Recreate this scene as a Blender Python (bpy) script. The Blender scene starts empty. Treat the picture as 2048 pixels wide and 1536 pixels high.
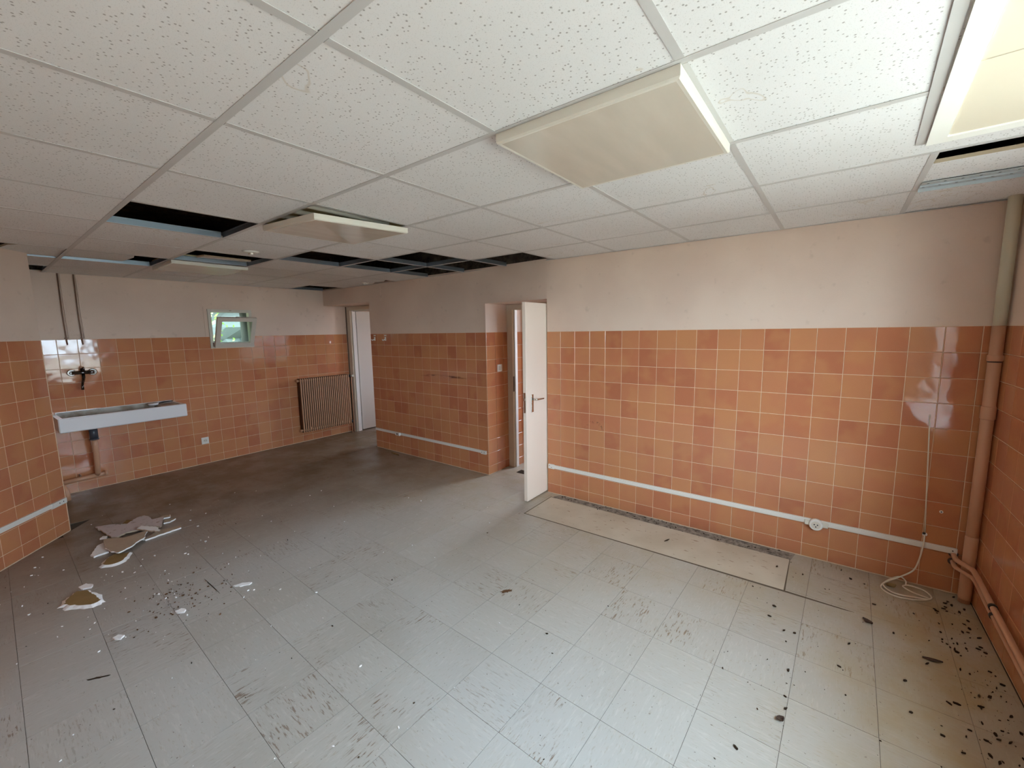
import bpy, math, random
from math import sin, cos, pi
from mathutils import Vector, Matrix

random.seed(7)
S = bpy.context.scene
COL = S.collection

# ------------------------------------------------------------------ camera
CAM_LOC = (2.0763, -3.5037, 1.6375)
YAW, PITCH, ROLL, FPX = 0.6409, -0.127, -0.0167, 842.59
fw = Vector((-sin(YAW)*cos(PITCH), cos(YAW)*cos(PITCH), sin(PITCH)))
r0 = Vector((cos(YAW), sin(YAW), 0)); u0 = r0.cross(fw)
rr = cos(ROLL)*r0 + sin(ROLL)*u0; uu = -sin(ROLL)*r0 + cos(ROLL)*u0
cam_d = bpy.data.cameras.new('camera'); cam = bpy.data.objects.new('camera', cam_d); COL.objects.link(cam)
cam_d.sensor_fit = 'HORIZONTAL'; cam_d.sensor_width = 36; cam_d.lens = FPX*36/2048
cam_d.clip_start = 0.02; cam_d.clip_end = 300
M = Matrix.Identity(4)
for i in range(3):
    M[i][0] = rr[i]; M[i][1] = uu[i]; M[i][2] = -fw[i]; M[i][3] = CAM_LOC[i]
cam.matrix_world = M
S.camera = cam

# ------------------------------------------------------------------ world, daylight, exposure
W = bpy.data.worlds.new('overcast_sky'); S.world = W; W.use_nodes = True
bg = W.node_tree.nodes['Background']
bg.inputs[0].default_value = (0.77, 0.90, 1.10, 1); bg.inputs[1].default_value = 28.5
S.view_settings.view_transform = 'Standard'; S.view_settings.look = 'None'
S.view_settings.exposure = 0.0; S.view_settings.gamma = 1.0; S.view_settings.use_curve_mapping = False
cy = S.cycles
cy.max_bounces = 10; cy.diffuse_bounces = 7; cy.glossy_bounces = 4; cy.transmission_bounces = 4; cy.transparent_max_bounces = 8
cy.sample_clamp_indirect = 40.0; cy.caustics_reflective = False; cy.caustics_refractive = False
cy.use_denoising = True

sun_d = bpy.data.lights.new('sun', 'SUN'); sun_d.energy = 5.0; sun_d.color = (1.0, .92, .83); sun_d.angle = .012
sun = bpy.data.objects.new('sun', sun_d); COL.objects.link(sun)
sun.rotation_euler = Vector((-.5, -.3, -1)).to_track_quat('-Z', 'Y').to_euler()

def portal(name, loc, rot, sx, sy):
    d = bpy.data.lights.new(name, 'AREA'); d.shape = 'RECTANGLE'; d.size = sx; d.size_y = sy
    d.cycles.is_portal = True
    o = bpy.data.objects.new(name, d); COL.objects.link(o); o.location = loc; o.rotation_euler = rot
XR = 2.855; XF = -4.243; Ht = 1.618; Hc = 2.2873; P = 0.152; YFRONT = -4.05; ZTOP = 2.75
WIN = dict(y0=-3.35, y1=-1.40, z0=0.74, z1=2.17)
portal('daylight_portal_main', (3.24, (WIN['y0']+WIN['y1'])/2, (WIN['z0']+WIN['z1'])/2), (0, pi/2, 0), WIN['z1']-WIN['z0'], WIN['y1']-WIN['y0'])
portal('daylight_portal_small', (-4.52, -1.21, 1.72), (0, -pi/2, 0), .48, .5)
COR = [(-3.3, -2.9), (-0.55, 0.15)]
for i, (a, b) in enumerate(COR):
    portal('daylight_portal_corridor_%d' % i, ((a+b)/2, 2.38, 1.4), (-pi/2, 0, 0), b-a, 1.4)

# ------------------------------------------------------------------ material helpers
def mat(name, color, rough=0.6, spec=0.5, metal=0.0):
    m = bpy.data.materials.new(name); m.use_nodes = True
    b = m.node_tree.nodes['Principled BSDF']
    b.inputs['Base Color'].default_value = (*color, 1); b.inputs['Roughness'].default_value = rough
    b.inputs['Metallic'].default_value = metal; b.inputs['Specular IOR Level'].default_value = spec
    return m
class NG:
    def __init__(s, m): s.t = m.node_tree; s.b = s.t.nodes['Principled BSDF']
    def n(s, typ, **kw):
        x = s.t.nodes.new(typ)
        for k, v in kw.items():
            if k in ('inp',):
                for kk, vv in v.items(): x.inputs[kk].default_value = vv
            else: setattr(x, k, v)
        return x
    def l(s, a, b): s.t.links.new(a, b)
    def noise(s, vec, scale, detail=3, rough=.5, dist=0):
        x = s.n('ShaderNodeTexNoise', inp={'Scale': scale, 'Detail': detail, 'Roughness': rough, 'Distortion': dist})
        if vec: s.l(vec, x.inputs['Vector'])
        return x.outputs['Fac']
    def ramp(s, fac, stops):
        x = s.n('ShaderNodeValToRGB'); el = x.color_ramp.elements
        while len(el) < len(stops): el.new(0.5)
        for e, (p, c) in zip(el, stops):
            e.position = p; e.color = (*c, 1) if len(c) == 3 else c
        s.l(fac, x.inputs[0]); return x.outputs['Color']
    def mix(s, fac, a, b, blend='MIX'):
        x = s.n('ShaderNodeMix', data_type='RGBA', blend_type=blend)
        for sock, v in ((x.inputs[0], fac), (x.inputs[6], a), (x.inputs[7], b)):
            if hasattr(v, 'is_output'): s.l(v, sock)
            elif isinstance(v, (int, float)): sock.default_value = v
            else: sock.default_value = (*v, 1)
        return x.outputs[2]
    def math(s, op, a, b=None, c=None):
        x = s.n('ShaderNodeMath', operation=op)
        for i, v in enumerate((a, b, c)):
            if v is None: continue
            if hasattr(v, 'is_output'): s.l(v, x.inputs[i])
            else: x.inputs[i].default_value = v
        return x.outputs[0]
    def pos(s): return s.n('ShaderNodeNewGeometry').outputs['Position']
    def vmul(s, vec, xyz):
        x = s.n('ShaderNodeVectorMath', operation='MULTIPLY'); s.l(vec, x.inputs[0]); x.inputs[1].default_value = xyz
        return x.outputs[0]
    def bump(s, h, strength, dist=0.01):
        x = s.n('ShaderNodeBump', inp={'Strength': strength, 'Distance': dist}); s.l(h, x.inputs['Height']); s.l(x.outputs[0], s.b.inputs['Normal'])
    def sep(s, vec):
        x = s.n('ShaderNodeSeparateXYZ'); s.l(vec, x.inputs[0]); return x.outputs
    def base(s, c): s.l(c, s.b.inputs['Base Color'])
    def smooth(s, v, a, b):
        x = s.n('ShaderNodeMapRange', interpolation_type='SMOOTHSTEP', inp={1: a, 2: b, 3: 0.0, 4: 1.0}); s.l(v, x.inputs[0]); return x.outputs[0]

M_ = {}
def mk_materials():
    # glazed wall tile
    m = mat('glazed_tile', (.5, .22, .11), .07, .5); g = NG(m); p = g.pos()
    rnd = g.n('ShaderNodeObjectInfo').outputs['Random']
    c = g.ramp(rnd, [(0, (.43, .147, .077)), (.3, (.50, .185, .093)), (.6, (.52, .208, .105)), (1, (.53, .233, .108))])
    n1 = g.noise(p, 5.5, 2, .5); n1r = g.smooth(n1, .42, .66)
    c = g.mix(g.math('MULTIPLY', n1r, .55), c, (.55, .25, .108))
    n2 = g.noise(p, 300, 2); c = g.mix(.10, c, g.ramp(n2, [(.3, (.35, .13, .06)), (.7, (.62, .32, .18))]))
    # brown scuff line on the wall between the doors and arc on the right wall
    s = g.sep(p)
    band = g.math('SUBTRACT', 1.0, g.smooth(g.math('ABSOLUTE', g.math('SUBTRACT', s[2], g.math('ADD', 1.088, g.math('MULTIPLY', g.noise(p, 6, 2), .02)))), .004, .02))
    inx = g.math('MULTIPLY', g.smooth(s[0], -2.15, -1.95), g.math('SUBTRACT', 1.0, g.smooth(s[0], -1.35, -1.0)))
    iny = g.math('MULTIPLY', g.smooth(s[1], .03, .04), g.math('SUBTRACT', 1.0, g.smooth(s[1], .1, .11)))
    st = g.math('MULTIPLY', g.math('MULTIPLY', band, inx), iny)
    st = g.math('MULTIPLY', st, g.smooth(g.noise(g.vmul(p, (5, 5, 30)), 1.2, 3), .40, .62))
    c = g.mix(g.math('MULTIPLY', st, .85), c, (.10, .025, .012))
    dx = g.math('SUBTRACT', s[0], .40); dz = g.math('SUBTRACT', s[2], .70)
    rad = g.math('SQRT', g.math('ADD', g.math('MULTIPLY', dx, dx), g.math('MULTIPLY', dz, dz)))
    ring = g.math('SUBTRACT', 1.0, g.smooth(g.math('ABSOLUTE', g.math('SUBTRACT', rad, .085)), .004, .018))
    ring = g.math('MULTIPLY', g.math('MULTIPLY', ring, g.smooth(s[2], .71, .74)), g.smooth(g.noise(p, 45, 3), .5, .62))
    ring = g.math('MULTIPLY', ring, g.math('SUBTRACT', 1.0, g.smooth(g.math('ABSOLUTE', s[1]), .01, .02)))
    c = g.mix(g.math('MULTIPLY', ring, .7), c, (.10, .05, .03))
    g.base(c); g.bump(g.noise(p, 9, 1, .4), .10, .02)
    M_['tile'] = m
    m = mat('tile_plain', (.46, .19, .09), .2); M_['tile_plain'] = m
    m = mat('grout', (.72, .54, .37), .8, .3); g = NG(m)
    g.base(g.mix(g.noise(g.pos(), 40, 3), (.66, .48, .32), (.80, .62, .44))); M_['grout'] = m
    # painted plaster
    m = mat('wall_paint', (.62, .49, .41), .65, .3); g = NG(m); p = g.pos()
    c = g.mix(g.smooth(g.noise(p, 1.6, 3), .35, .7), (.67, .525, .435), (.73, .585, .485))
    c = g.mix(g.math('MULTIPLY', g.smooth(g.noise(p, 14, 4), .62, .75), .25), c, (.40, .30, .24))
    g.base(c); g.bump(g.noise(p, 130, 3), .25, .003); M_['paint'] = m
    # ceiling board with fissures
    m = mat('mineral_board', (.80, .77, .74), .9, .1); g = NG(m); p = g.pos()
    v = g.n('ShaderNodeTexVoronoi', inp={'Scale': 92.0, 'Randomness': 1.0}); g.l(g.vmul(p, (1, 1, .2)), v.inputs['Vector'])
    big = g.math('SUBTRACT', 1.0, g.smooth(v.outputs['Distance'], .16, .30))
    sc_ = g.n('ShaderNodeSeparateColor'); g.l(v.outputs['Color'], sc_.inputs[0])
    big = g.math('MULTIPLY', big, g.math('GREATER_THAN', sc_.outputs[0], .48))
    v2 = g.n('ShaderNodeTexVoronoi', inp={'Scale': 260.0}); g.l(g.vmul(p, (1, 1, .2)), v2.inputs['Vector'])
    sm = g.math('MULTIPLY', g.math('SUBTRACT', 1.0, g.smooth(v2.outputs['Distance'], .12, .3)), .35)
    hole = g.math('MAXIMUM', big, sm)
    c = g.mix(g.smooth(g.noise(p, 1.3, 2), .3, .7), (.745, .745, .735), (.79, .79, .785))
    # old water marks
    wn = g.noise(p, 2.3, 3, .5, .6); ringw = g.math('SUBTRACT', 1.0, g.smooth(g.math('ABSOLUTE', g.math('SUBTRACT', wn, .66)), .001, .006))
    c = g.mix(g.math('MULTIPLY', ringw, .35), c, (.52, .42, .28))
    c = g.mix(g.math('MULTIPLY', hole, .66), c, (.20, .18, .16))
    g.base(c); g.bump(hole, -.5, .004); M_['board'] = m
    M_['board_edge'] = mat('board_edge', (.50, .40, .28), .95, .1)
    M_['white_metal'] = mat('white_grid_paint', (.56, .555, .54), .45)
    m = mat('galvanised', (.29, .335, .38), .36, .5, .85); M_['galv'] = m
    M_['galv_matte'] = mat('galvanised_matte', (.46, .51, .53), .6, .5, .25)
    M_['black'] = mat('black_plastic', (.015, .015, .016), .4)
    m = mat('rough_slab', (.10, .075, .055), .95, .1); g = NG(m); p = g.pos()
    g.base(g.ramp(g.noise(p, 7, 6, .7), [(.3, (.02, .015, .012)), (.55, (.07, .045, .03)), (.75, (.20, .13, .08))])); g.bump(g.noise(p, 25, 5), 1, .03); M_['slab'] = m
    m = mat('raw_masonry', (.07, .06, .05), .95, .1); g = NG(m); p = g.pos()
    g.base(g.ramp(g.noise(p, 9, 6, .7), [(.35, (.02, .017, .014)), (.6, (.085, .07, .055)), (.8, (.16, .12, .09))])); g.bump(g.noise(p, 30, 5), 1, .03); M_['raw'] = m
    # opal lamp cover
    m = mat('opal_cover', (.70, .63, .50), .16, .5); g = NG(m); p = g.pos()
    c = g.mix(g.smooth(g.noise(g.vmul(p, (3, .6, 1)), 5, 3), .3, .8), (.56, .52, .44), (.62, .575, .49)); g.base(c)
    g.b.inputs['Subsurface Weight'].default_value = 0.0; M_['opal'] = m
    M_['opal_edge'] = mat('opal_edge', (.70, .68, .60), .3)
    M_['lamp_cream'] = mat('lamp_housing_cream', (.62, .52, .28), .5)
    M_['lamp_panel'] = mat('lamp_panel', (.76, .69, .55), .45)
    M_['lamp_rim'] = mat('lamp_rim_white', (.93, .94, .88), .4)
    # floor
    m = mat('vinyl_tile', (.5, .5, .46), .34, .5); g = NG(m); p = g.pos()
    oi = g.n('ShaderNodeObjectInfo').outputs['Random']
    rot = g.n('ShaderNodeVectorRotate', rotation_type='Z_AXIS', inp={'Angle': .0369}); g.l(p, rot.inputs[0]); q = rot.outputs[0]
    off = g.n('ShaderNodeVectorMath', operation='ADD'); g.l(q, off.inputs[0])
    cmb = g.n('ShaderNodeCombineXYZ'); g.l(g.math('MULTIPLY', oi, 37.0), cmb.inputs[2]); g.l(cmb.outputs[0], off.inputs[1]); q = off.outputs[0]
    sel = g.math('GREATER_THAN', g.math('FRACT', g.math('MULTIPLY', oi, 7.31)), .5)
    def two(sc, k, det):
        a = g.noise(g.vmul(q, (1, k, 1)), sc, det, .6); b = g.noise(g.vmul(q, (k, 1, 1)), sc, det, .6)
        x = g.n('ShaderNodeMix', data_type='FLOAT'); g.l(sel, x.inputs[0]); g.l(a, x.inputs[2]); g.l(b, x.inputs[3]); return x.outputs[0]
    base = g.mix(oi, (.395, .388, .362), (.445, .445, .425))
    base = g.mix(g.smooth(g.noise(p, 1.1, 4), .35, .7), base, (.47, .485, .485))
    faint = two(14, 6, 4)
    base = g.mix(g.math('MULTIPLY', g.smooth(faint, .52, .72), .35), base, (.62, .62, .60))
    base = g.mix(g.math('MULTIPLY', g.smooth(two(30, 5, 4), .56, .72), .5), base, (.33, .27, .20))
    mask = g.smooth(g.noise(q, 4.5, 2), .42, .60)
    amt = g.smooth(g.math('FRACT', g.math('MULTIPLY', oi, 3.77)), .40, .90)
    stk = g.math('MULTIPLY', g.math('MULTIPLY', g.smooth(two(16, 7, 3), .565, .65), mask), amt)
    base = g.mix(g.math('MULTIPLY', stk, .85), base, (.13, .065, .03))
    # browner and darker, in patches, towards the far end, right wall and long wall
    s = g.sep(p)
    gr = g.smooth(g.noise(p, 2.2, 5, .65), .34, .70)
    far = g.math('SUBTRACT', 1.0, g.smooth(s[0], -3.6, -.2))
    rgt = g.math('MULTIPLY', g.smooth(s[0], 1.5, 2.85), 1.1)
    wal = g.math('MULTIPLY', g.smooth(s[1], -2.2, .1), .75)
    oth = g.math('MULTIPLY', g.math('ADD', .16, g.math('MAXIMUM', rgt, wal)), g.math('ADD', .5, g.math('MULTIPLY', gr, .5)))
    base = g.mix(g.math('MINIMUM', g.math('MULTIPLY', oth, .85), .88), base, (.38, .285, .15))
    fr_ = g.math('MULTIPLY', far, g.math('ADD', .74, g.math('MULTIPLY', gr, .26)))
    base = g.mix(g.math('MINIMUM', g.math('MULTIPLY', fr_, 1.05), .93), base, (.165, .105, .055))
    spk = g.math('MULTIPLY', g.smooth(g.noise(p, 70, 2), .70, .74), .7)
    base = g.mix(spk, base, (.10, .06, .035))
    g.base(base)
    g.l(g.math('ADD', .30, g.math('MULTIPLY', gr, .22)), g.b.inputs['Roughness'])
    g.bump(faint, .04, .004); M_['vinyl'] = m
    m = mat('floor_substrate', (.09, .075, .06), .9, .1); M_['sub'] = m
    m = mat('clean_vinyl', (.50, .44, .34), .4); g = NG(m); p = g.pos()
    c = g.mix(g.smooth(g.noise(p, 3, 4), .3, .7), (.47, .405, .31), (.56, .50, .40))
    c = g.mix(g.math('MULTIPLY', g.smooth(g.noise(g.vmul(p, (12, 30, 1)), 1.2, 4), .63, .7), .7), c, (.22, .12, .05)); g.base(c); M_['clean'] = m
    m = mat('grey_screed', (.22, .19, .16), .9, .1); g = NG(m); p = g.pos()
    g.base(g.ramp(g.noise(p, 22, 6, .7), [(.35, (.10, .08, .065)), (.5, (.24, .205, .17)), (.7, (.40, .35, .29))])); g.bump(g.noise(p, 60, 4), .6, .004); M_['screed'] = m
    M_['dirt_line'] = mat('dirt_line', (.13, .10, .07), .9, .1)
    # fittings
    M_['door_paint'] = mat('door_cream', (.86, .74, .64), .42)
    M_['door_white'] = mat('door_white', (.70, .70, .66), .45)
    M_['frame_paint'] = mat('frame_cream', (.66, .60, .49), .45)
    M_['frame_white'] = mat('frame_white', (.82, .82, .80), .4)
    M_['frame_old'] = mat('frame_old_white', (.62, .575, .50), .45)
    M_['old_board'] = mat('weathered_board', (.045, .05, .035), .8, .2)
    M_['steel'] = mat('satin_steel', (.62, .58, .52), .25, .5, 1)
    M_['chrome'] = mat('chrome', (.11, .10, .095), .14, .5, 1)
    M_['brown_edge'] = mat('dark_edge', (.10, .06, .04), .6)
    m = mat('radiator_paint', (.56, .32, .19), .45); M_['rad'] = m; M_['rad_gap_shade'] = mat('fin_gap_shade', (.10, .05, .03), .7, .2)  # second colour: shade between the fins, painted as dark brown
    m = mat('ceramic', (.78, .76, .77), .15); M_['ceramic'] = m
    m = mat('basin_grime', (.36, .33, .27), .35); g = NG(m); g.base(g.mix(g.smooth(g.noise(g.pos(), 9, 4), .35, .65), (.45, .42, .36), (.25, .19, .13))); M_['basin'] = m
    M_['grey_pvc'] = mat('grey_pvc', (.055, .06, .075), .35)
    M_['pink_pipe'] = mat('pink_pipe_paint', (.57, .31, .19), .38)
    M_['pale_pipe'] = mat('pale_pipe_paint', (.60, .57, .44), .38)
    M_['copper'] = mat('dull_copper', (.20, .12, .08), .45, .5, .4)
    M_['white_plastic'] = mat('white_plastic', (.76, .74, .69), .35)
    M_['old_white'] = mat('yellowed_plastic', (.66, .62, .53), .4)
    M_['cable'] = mat('cable_white', (.76, .70, .58), .45)
    M_['gypsum'] = mat('gypsum', (.86, .86, .86), .95, .05)
    m = mat('lilac_paint', (.56, .50, .50), .8, .1); g = NG(m)
    g.base(g.mix(g.smooth(g.noise(g.pos(), 30, 4), .58, .7), (.58, .52, .52), (.34, .27, .22))); M_['lilac'] = m
    m = mat('paper_tan', (.46, .37, .28), .9, .05); g = NG(m); g.base(g.mix(g.noise(g.pos(), 12, 4), (.40, .31, .23), (.52, .43, .33))); M_['tan'] = m
    m = mat('paper_brown', (.27, .175, .075), .9, .05); g = NG(m); g.base(g.mix(g.noise(g.pos(), 10, 4), (.22, .14, .06), (.32, .22, .10))); M_['brown'] = m
    M_['dark_crumb'] = mat('dark_crumb', (.045, .03, .02), .9, .05)
    M_['brown_crumb'] = mat('brown_crumb', (.12, .065, .035), .9, .05)
    M_['leaf_dead'] = mat('dead_leaf', (.045, .022, .012), .7)
    M_['leaf'] = mat('leaf_green', (.16, .33, .05), .6)
    M_['hedge'] = mat('hedge_green', (.045, .06, .05), .8, .2)
    M_['bark'] = mat('bark', (.10, .07, .05), .9)
    M_['ground'] = mat('outdoor_ground', (.42, .38, .31), .9, .1)
    M_['facade'] = mat('outdoor_render', (.55, .50, .43), .9, .1)
    # window glass (thin): mostly see-through with a real fresnel reflection
    m = bpy.data.materials.new('pane_glass'); m.use_nodes = True; t = m.node_tree; t.nodes.remove(t.nodes['Principled BSDF'])
    tr = t.nodes.new('ShaderNodeBsdfTransparent'); tr.inputs[0].default_value = (.9, .94, .92, 1)
    gl = t.nodes.new('ShaderNodeBsdfGlossy'); gl.inputs['Roughness'].default_value = .02
    lw = t.nodes.new('ShaderNodeLayerWeight'); lw.inputs[0].default_value = .5
    pw_ = t.nodes.new('ShaderNodeMath'); pw_.operation = 'POWER'; t.links.new(lw.outputs['Facing'], pw_.inputs[0]); pw_.inputs[1].default_value = 5
    fr = t.nodes.new('ShaderNodeMath'); fr.operation = 'MULTIPLY_ADD'; t.links.new(pw_.outputs[0], fr.inputs[0]); fr.inputs[1].default_value = .9; fr.inputs[2].default_value = .04
    mx = t.nodes.new('ShaderNodeMixShader'); t.links.new(fr.outputs[0], mx.inputs[0]); t.links.new(tr.outputs[0], mx.inputs[1]); t.links.new(gl.outputs[0], mx.inputs[2])
    t.links.new(mx.outputs[0], t.nodes['Material Output'].inputs[0]); M_['glass'] = m
mk_materials()

# ------------------------------------------------------------------ mesh builder
OFF = {}
class MB:
    def __init__(s): s.v = []; s.f = []; s.m = []; s.s = []
    def add(s, V, F, m=0, sm=False):
        o = len(s.v); s.v += [tuple(x) for x in V]
        for f in F: s.f.append(tuple(i+o for i in f)); s.m.append(m); s.s.append(sm)
        return s
    def box(s, x0, x1, y0, y1, z0, z1, m=0):
        V = [(x0,y0,z0),(x1,y0,z0),(x1,y1,z0),(x0,y1,z0),(x0,y0,z1),(x1,y0,z1),(x1,y1,z1),(x0,y1,z1)]
        return s.add(V, [(3,2,1,0),(4,5,6,7),(0,1,5,4),(1,2,6,5),(2,3,7,6),(3,0,4,7)], m)
    def obox(s, o, u, v, w, m=0):
        o, u, v, w = map(Vector, (o, u, v, w))
        V = [o, o+u, o+u+v, o+v, o+w, o+u+w, o+u+v+w, o+v+w]
        F = [(3,2,1,0),(4,5,6,7),(0,1,5,4),(1,2,6,5),(2,3,7,6),(3,0,4,7)]
        if u.cross(v).dot(w) < 0: F = [f[::-1] for f in F]
        return s.add(V, F, m)
    def rbox(s, x0, x1, y0, y1, z0, z1, b, m=0):
        """box with chamfered edges"""
        V = []; idx = {}
        for sx in (0, 1):
            for sy in (0, 1):
                for sz in (0, 1):
                    for ax in range(3):
                        p = [x1 if sx else x0, y1 if sy else y0, z1 if sz else z0]; sg = (sx, sy, sz)
                        for k in range(3):
                            if k != ax: p[k] += -b if sg[k] else b
                        idx[(sx, sy, sz, ax)] = len(V); V.append(p)
        F = []
        def q(*k): return [idx[i] for i in k]
        for s_ in (0, 1):
            F.append(q((s_,0,0,0),(s_,1,0,0),(s_,1,1,0),(s_,0,1,0)))
            F.append(q((0,s_,0,1),(1,s_,0,1),(1,s_,1,1),(0,s_,1,1)))
            F.append(q((0,0,s_,2),(1,0,s_,2),(1,1,s_,2),(0,1,s_,2)))
        for a in (0, 1):
            for c in (0, 1):
                F.append(q((0,a,c,1),(1,a,c,1),(1,a,c,2),(0,a,c,2)))
                F.append(q((a,0,c,0),(a,1,c,0),(a,1,c,2),(a,0,c,2)))
                F.append(q((a,c,0,0),(a,c,1,0),(a,c,1,1),(a,c,0,1)))
        for a in (0, 1):
            for c in (0, 1):
                for d in (0, 1): F.append(q((a,c,d,0),(a,c,d,1),(a,c,d,2)))
        ce = Vector(((x0+x1)/2, (y0+y1)/2, (z0+z1)/2)); out = []
        for f in F:
            p = [Vector(V[i]) for i in f]; n = (p[1]-p[0]).cross(p[2]-p[0]); mid = sum(p, Vector())/len(p)
            out.append(f if n.dot(mid-ce) > 0 else f[::-1])
        return s.add(V, out, m)
    def tube(s, pts, r, seg=10, m=0, caps=True):
        pts = [Vector(p) for p in pts]; n = len(pts); rs = r if isinstance(r, (list, tuple)) else [r]*n
        V = []; F = []; prev = None
        for i, p in enumerate(pts):
            t = (pts[min(i+1, n-1)]-pts[max(i-1, 0)]).normalized()
            if prev is None:
                a = Vector((0, 0, 1)) if abs(t.z) < .9 else Vector((1, 0, 0)); x = t.cross(a).normalized()
            else: x = (prev-t*prev.dot(t)).normalized()
            prev = x; y = t.cross(x)
            for k in range(seg):
                a = 2*pi*k/seg; V.append(p+(x*cos(a)+y*sin(a))*rs[i])
        for i in range(n-1):
            for k in range(seg):
                k2 = (k+1) % seg; F.append((i*seg+k, i*seg+k2, (i+1)*seg+k2, (i+1)*seg+k))
        s.add(V, F, m, True)
        if caps:
            o = len(s.v)-len(V)
            s.f.append(tuple(o+k for k in range(seg))[::-1]); s.m.append(m); s.s.append(False)
            s.f.append(tuple(o+(n-1)*seg+k for k in range(seg))); s.m.append(m); s.s.append(False)
        return s
    def cyl(s, p0, p1, r0, r1=None, seg=16, m=0): return s.tube([p0, p1], [r0, r0 if r1 is None else r1], seg, m)
    def prism(s, poly, z0, z1, m=0, mside=None, poly0=None):
        """poly: top outline (ccw from above), poly0: optional other outline at the bottom"""
        A = sum(poly[i][0]*poly[(i+1) % len(poly)][1]-poly[(i+1) % len(poly)][0]*poly[i][1] for i in range(len(poly)))
        if A < 0: poly = poly[::-1]; poly0 = poly0[::-1] if poly0 else None
        b = poly0 or poly; n = len(poly)
        V = [(*q, z0) for q in b]+[(*q, z1) for q in poly]
        o = len(s.v); s.v += V
        s.f.append(tuple(o+i for i in range(n))[::-1]); s.m.append(m); s.s.append(False)
        s.f.append(tuple(o+n+i for i in range(n))); s.m.append(m); s.s.append(False)
        for i in range(n):
            j = (i+1) % n; s.f.append((o+i, o+j, o+n+j, o+n+i)); s.m.append(m if mside is None else mside); s.s.append(False)
        return s
    def mesh(s, name, mats, off=(0, 0, 0)):
        me = bpy.data.meshes.new(name)
        me.from_pydata([(a-off[0], b-off[1], c-off[2]) for a, b, c in s.v], [], s.f)
        for x in (mats if isinstance(mats, (list, tuple)) else [mats]): me.materials.append(M_[x] if isinstance(x, str) else x)
        me.polygons.foreach_set('material_index', s.m); me.polygons.foreach_set('use_smooth', s.s); me.update()
        return me
    def build(s, name, mats, parent=None, base=None):
        off = OFF.get(parent.name, (0, 0, 0)) if parent else (base or (0, 0, 0))
        o = bpy.data.objects.new(name, s.mesh(name, mats, off)); COL.objects.link(o)
        if parent: o.parent = parent
        else: o.location = off
        OFF[o.name] = off
        return o
def link_mesh(name, me, parent, mtx):
    o = bpy.data.objects.new(name, me); COL.objects.link(o); o.parent = parent
    b = Vector(OFF.get(parent.name, (0, 0, 0))); mm = mtx.copy(); mm.translation = mm.translation-b; o.matrix_local = mm
    OFF[o.name] = tuple(b); return o
def tag(o, label, cat, group=None, kind=None):
    o['label'] = label; o['category'] = cat
    if group: o['group'] = group
    if kind: o['kind'] = kind
    return o
def thing(name, label, cat, loc, group=None, kind=None):
    o = bpy.data.objects.new(name, None); COL.objects.link(o); o.location = loc; o.empty_display_size = .1; OFF[o.name] = tuple(loc)
    return tag(o, label, cat, group, kind)
def struct(o, label=None, cat=None):
    o['kind'] = 'structure'
    if label: o['label'] = label; o['category'] = cat
    return o
Z = Vector((0, 0, 1))

# ------------------------------------------------------------------ tiled walls
_tc = {}
def tile_mesh(w, h):
    k = (round(w, 3), round(h, 3))
    if k not in _tc:
        b = .0016; V = []
        for (d, z) in ((0, -.004), (0, -.0014), (b, 0)):
            V += [(d, d, z), (w-d, d, z), (w-d, h-d, z), (d, h-d, z)]
        F = [(8, 9, 10, 11)]
        for k0 in (0, 4):
            for i in range(4): F.append((k0+i, k0+(i+1) % 4, k0+4+(i+1) % 4, k0+4+i))
        mb = MB().add(V, F); _tc[k] = mb.mesh('wall_tile', 'tile')
    return _tc[k]
def tiles(parent, o, u, s0, s1, joint, holes=(), z0=0.004, ztop=Ht, zlow=None):
    """o: point of the tile face at s=0; u: horizontal direction; face normal is u x z"""
    u = Vector((u[0], u[1], 0)).normalized(); n = u.cross(Z); o = Vector((o[0], o[1], 0)); G = .0036
    k0 = math.floor((s0-joint)/P)-1
    for k in range(k0, k0+int((s1-s0)/P)+4):
        a, b = max(joint+k*P, s0), min(joint+(k+1)*P, s1)
        if b-a < .012: continue
        for r in range(0, 12):
            zt = ztop-r*P; zb = max(zt-P, z0 if zlow is None else zlow)
            if zt-zb < .01: continue
            rects = [(a, b, zb, zt)]
            for (h0, h1, g0, g1) in holes:
                out = []
                for (a_, b_, c_, d_) in rects:
                    if b_ <= h0 or a_ >= h1 or d_ <= g0 or c_ >= g1: out.append((a_, b_, c_, d_)); continue
                    if a_ < h0: out.append((a_, h0, c_, d_))
                    if b_ > h1: out.append((h1, b_, c_, d_))
                    A, B = max(a_, h0), min(b_, h1)
                    if c_ < g0: out.append((A, B, c_, g0))
                    if d_ > g1: out.append((A, B, g1, d_))
                rects = out
            for (a_, b_, c_, d_) in rects:
                w, h = b_-a_-G, d_-c_-G
                if w < .01 or h < .01: continue
                t1, t2 = random.gauss(0, .0016), random.gauss(0, .0016)
                nn = (n+u*t1+Z*t2).normalized(); uu_ = (u-nn*u.dot(nn)).normalized(); vv = nn.cross(uu_)
                mt = Matrix((( uu_.x, vv.x, nn.x, 0), (uu_.y, vv.y, nn.y, 0), (uu_.z, vv.z, nn.z, 0), (0, 0, 0, 1)))
                c = o+u*(a_+G/2)+Z*(c_+G/2)
                mt.translation = c
                link_mesh('wall_tile', tile_mesh(w, h), parent, mt)
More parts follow.
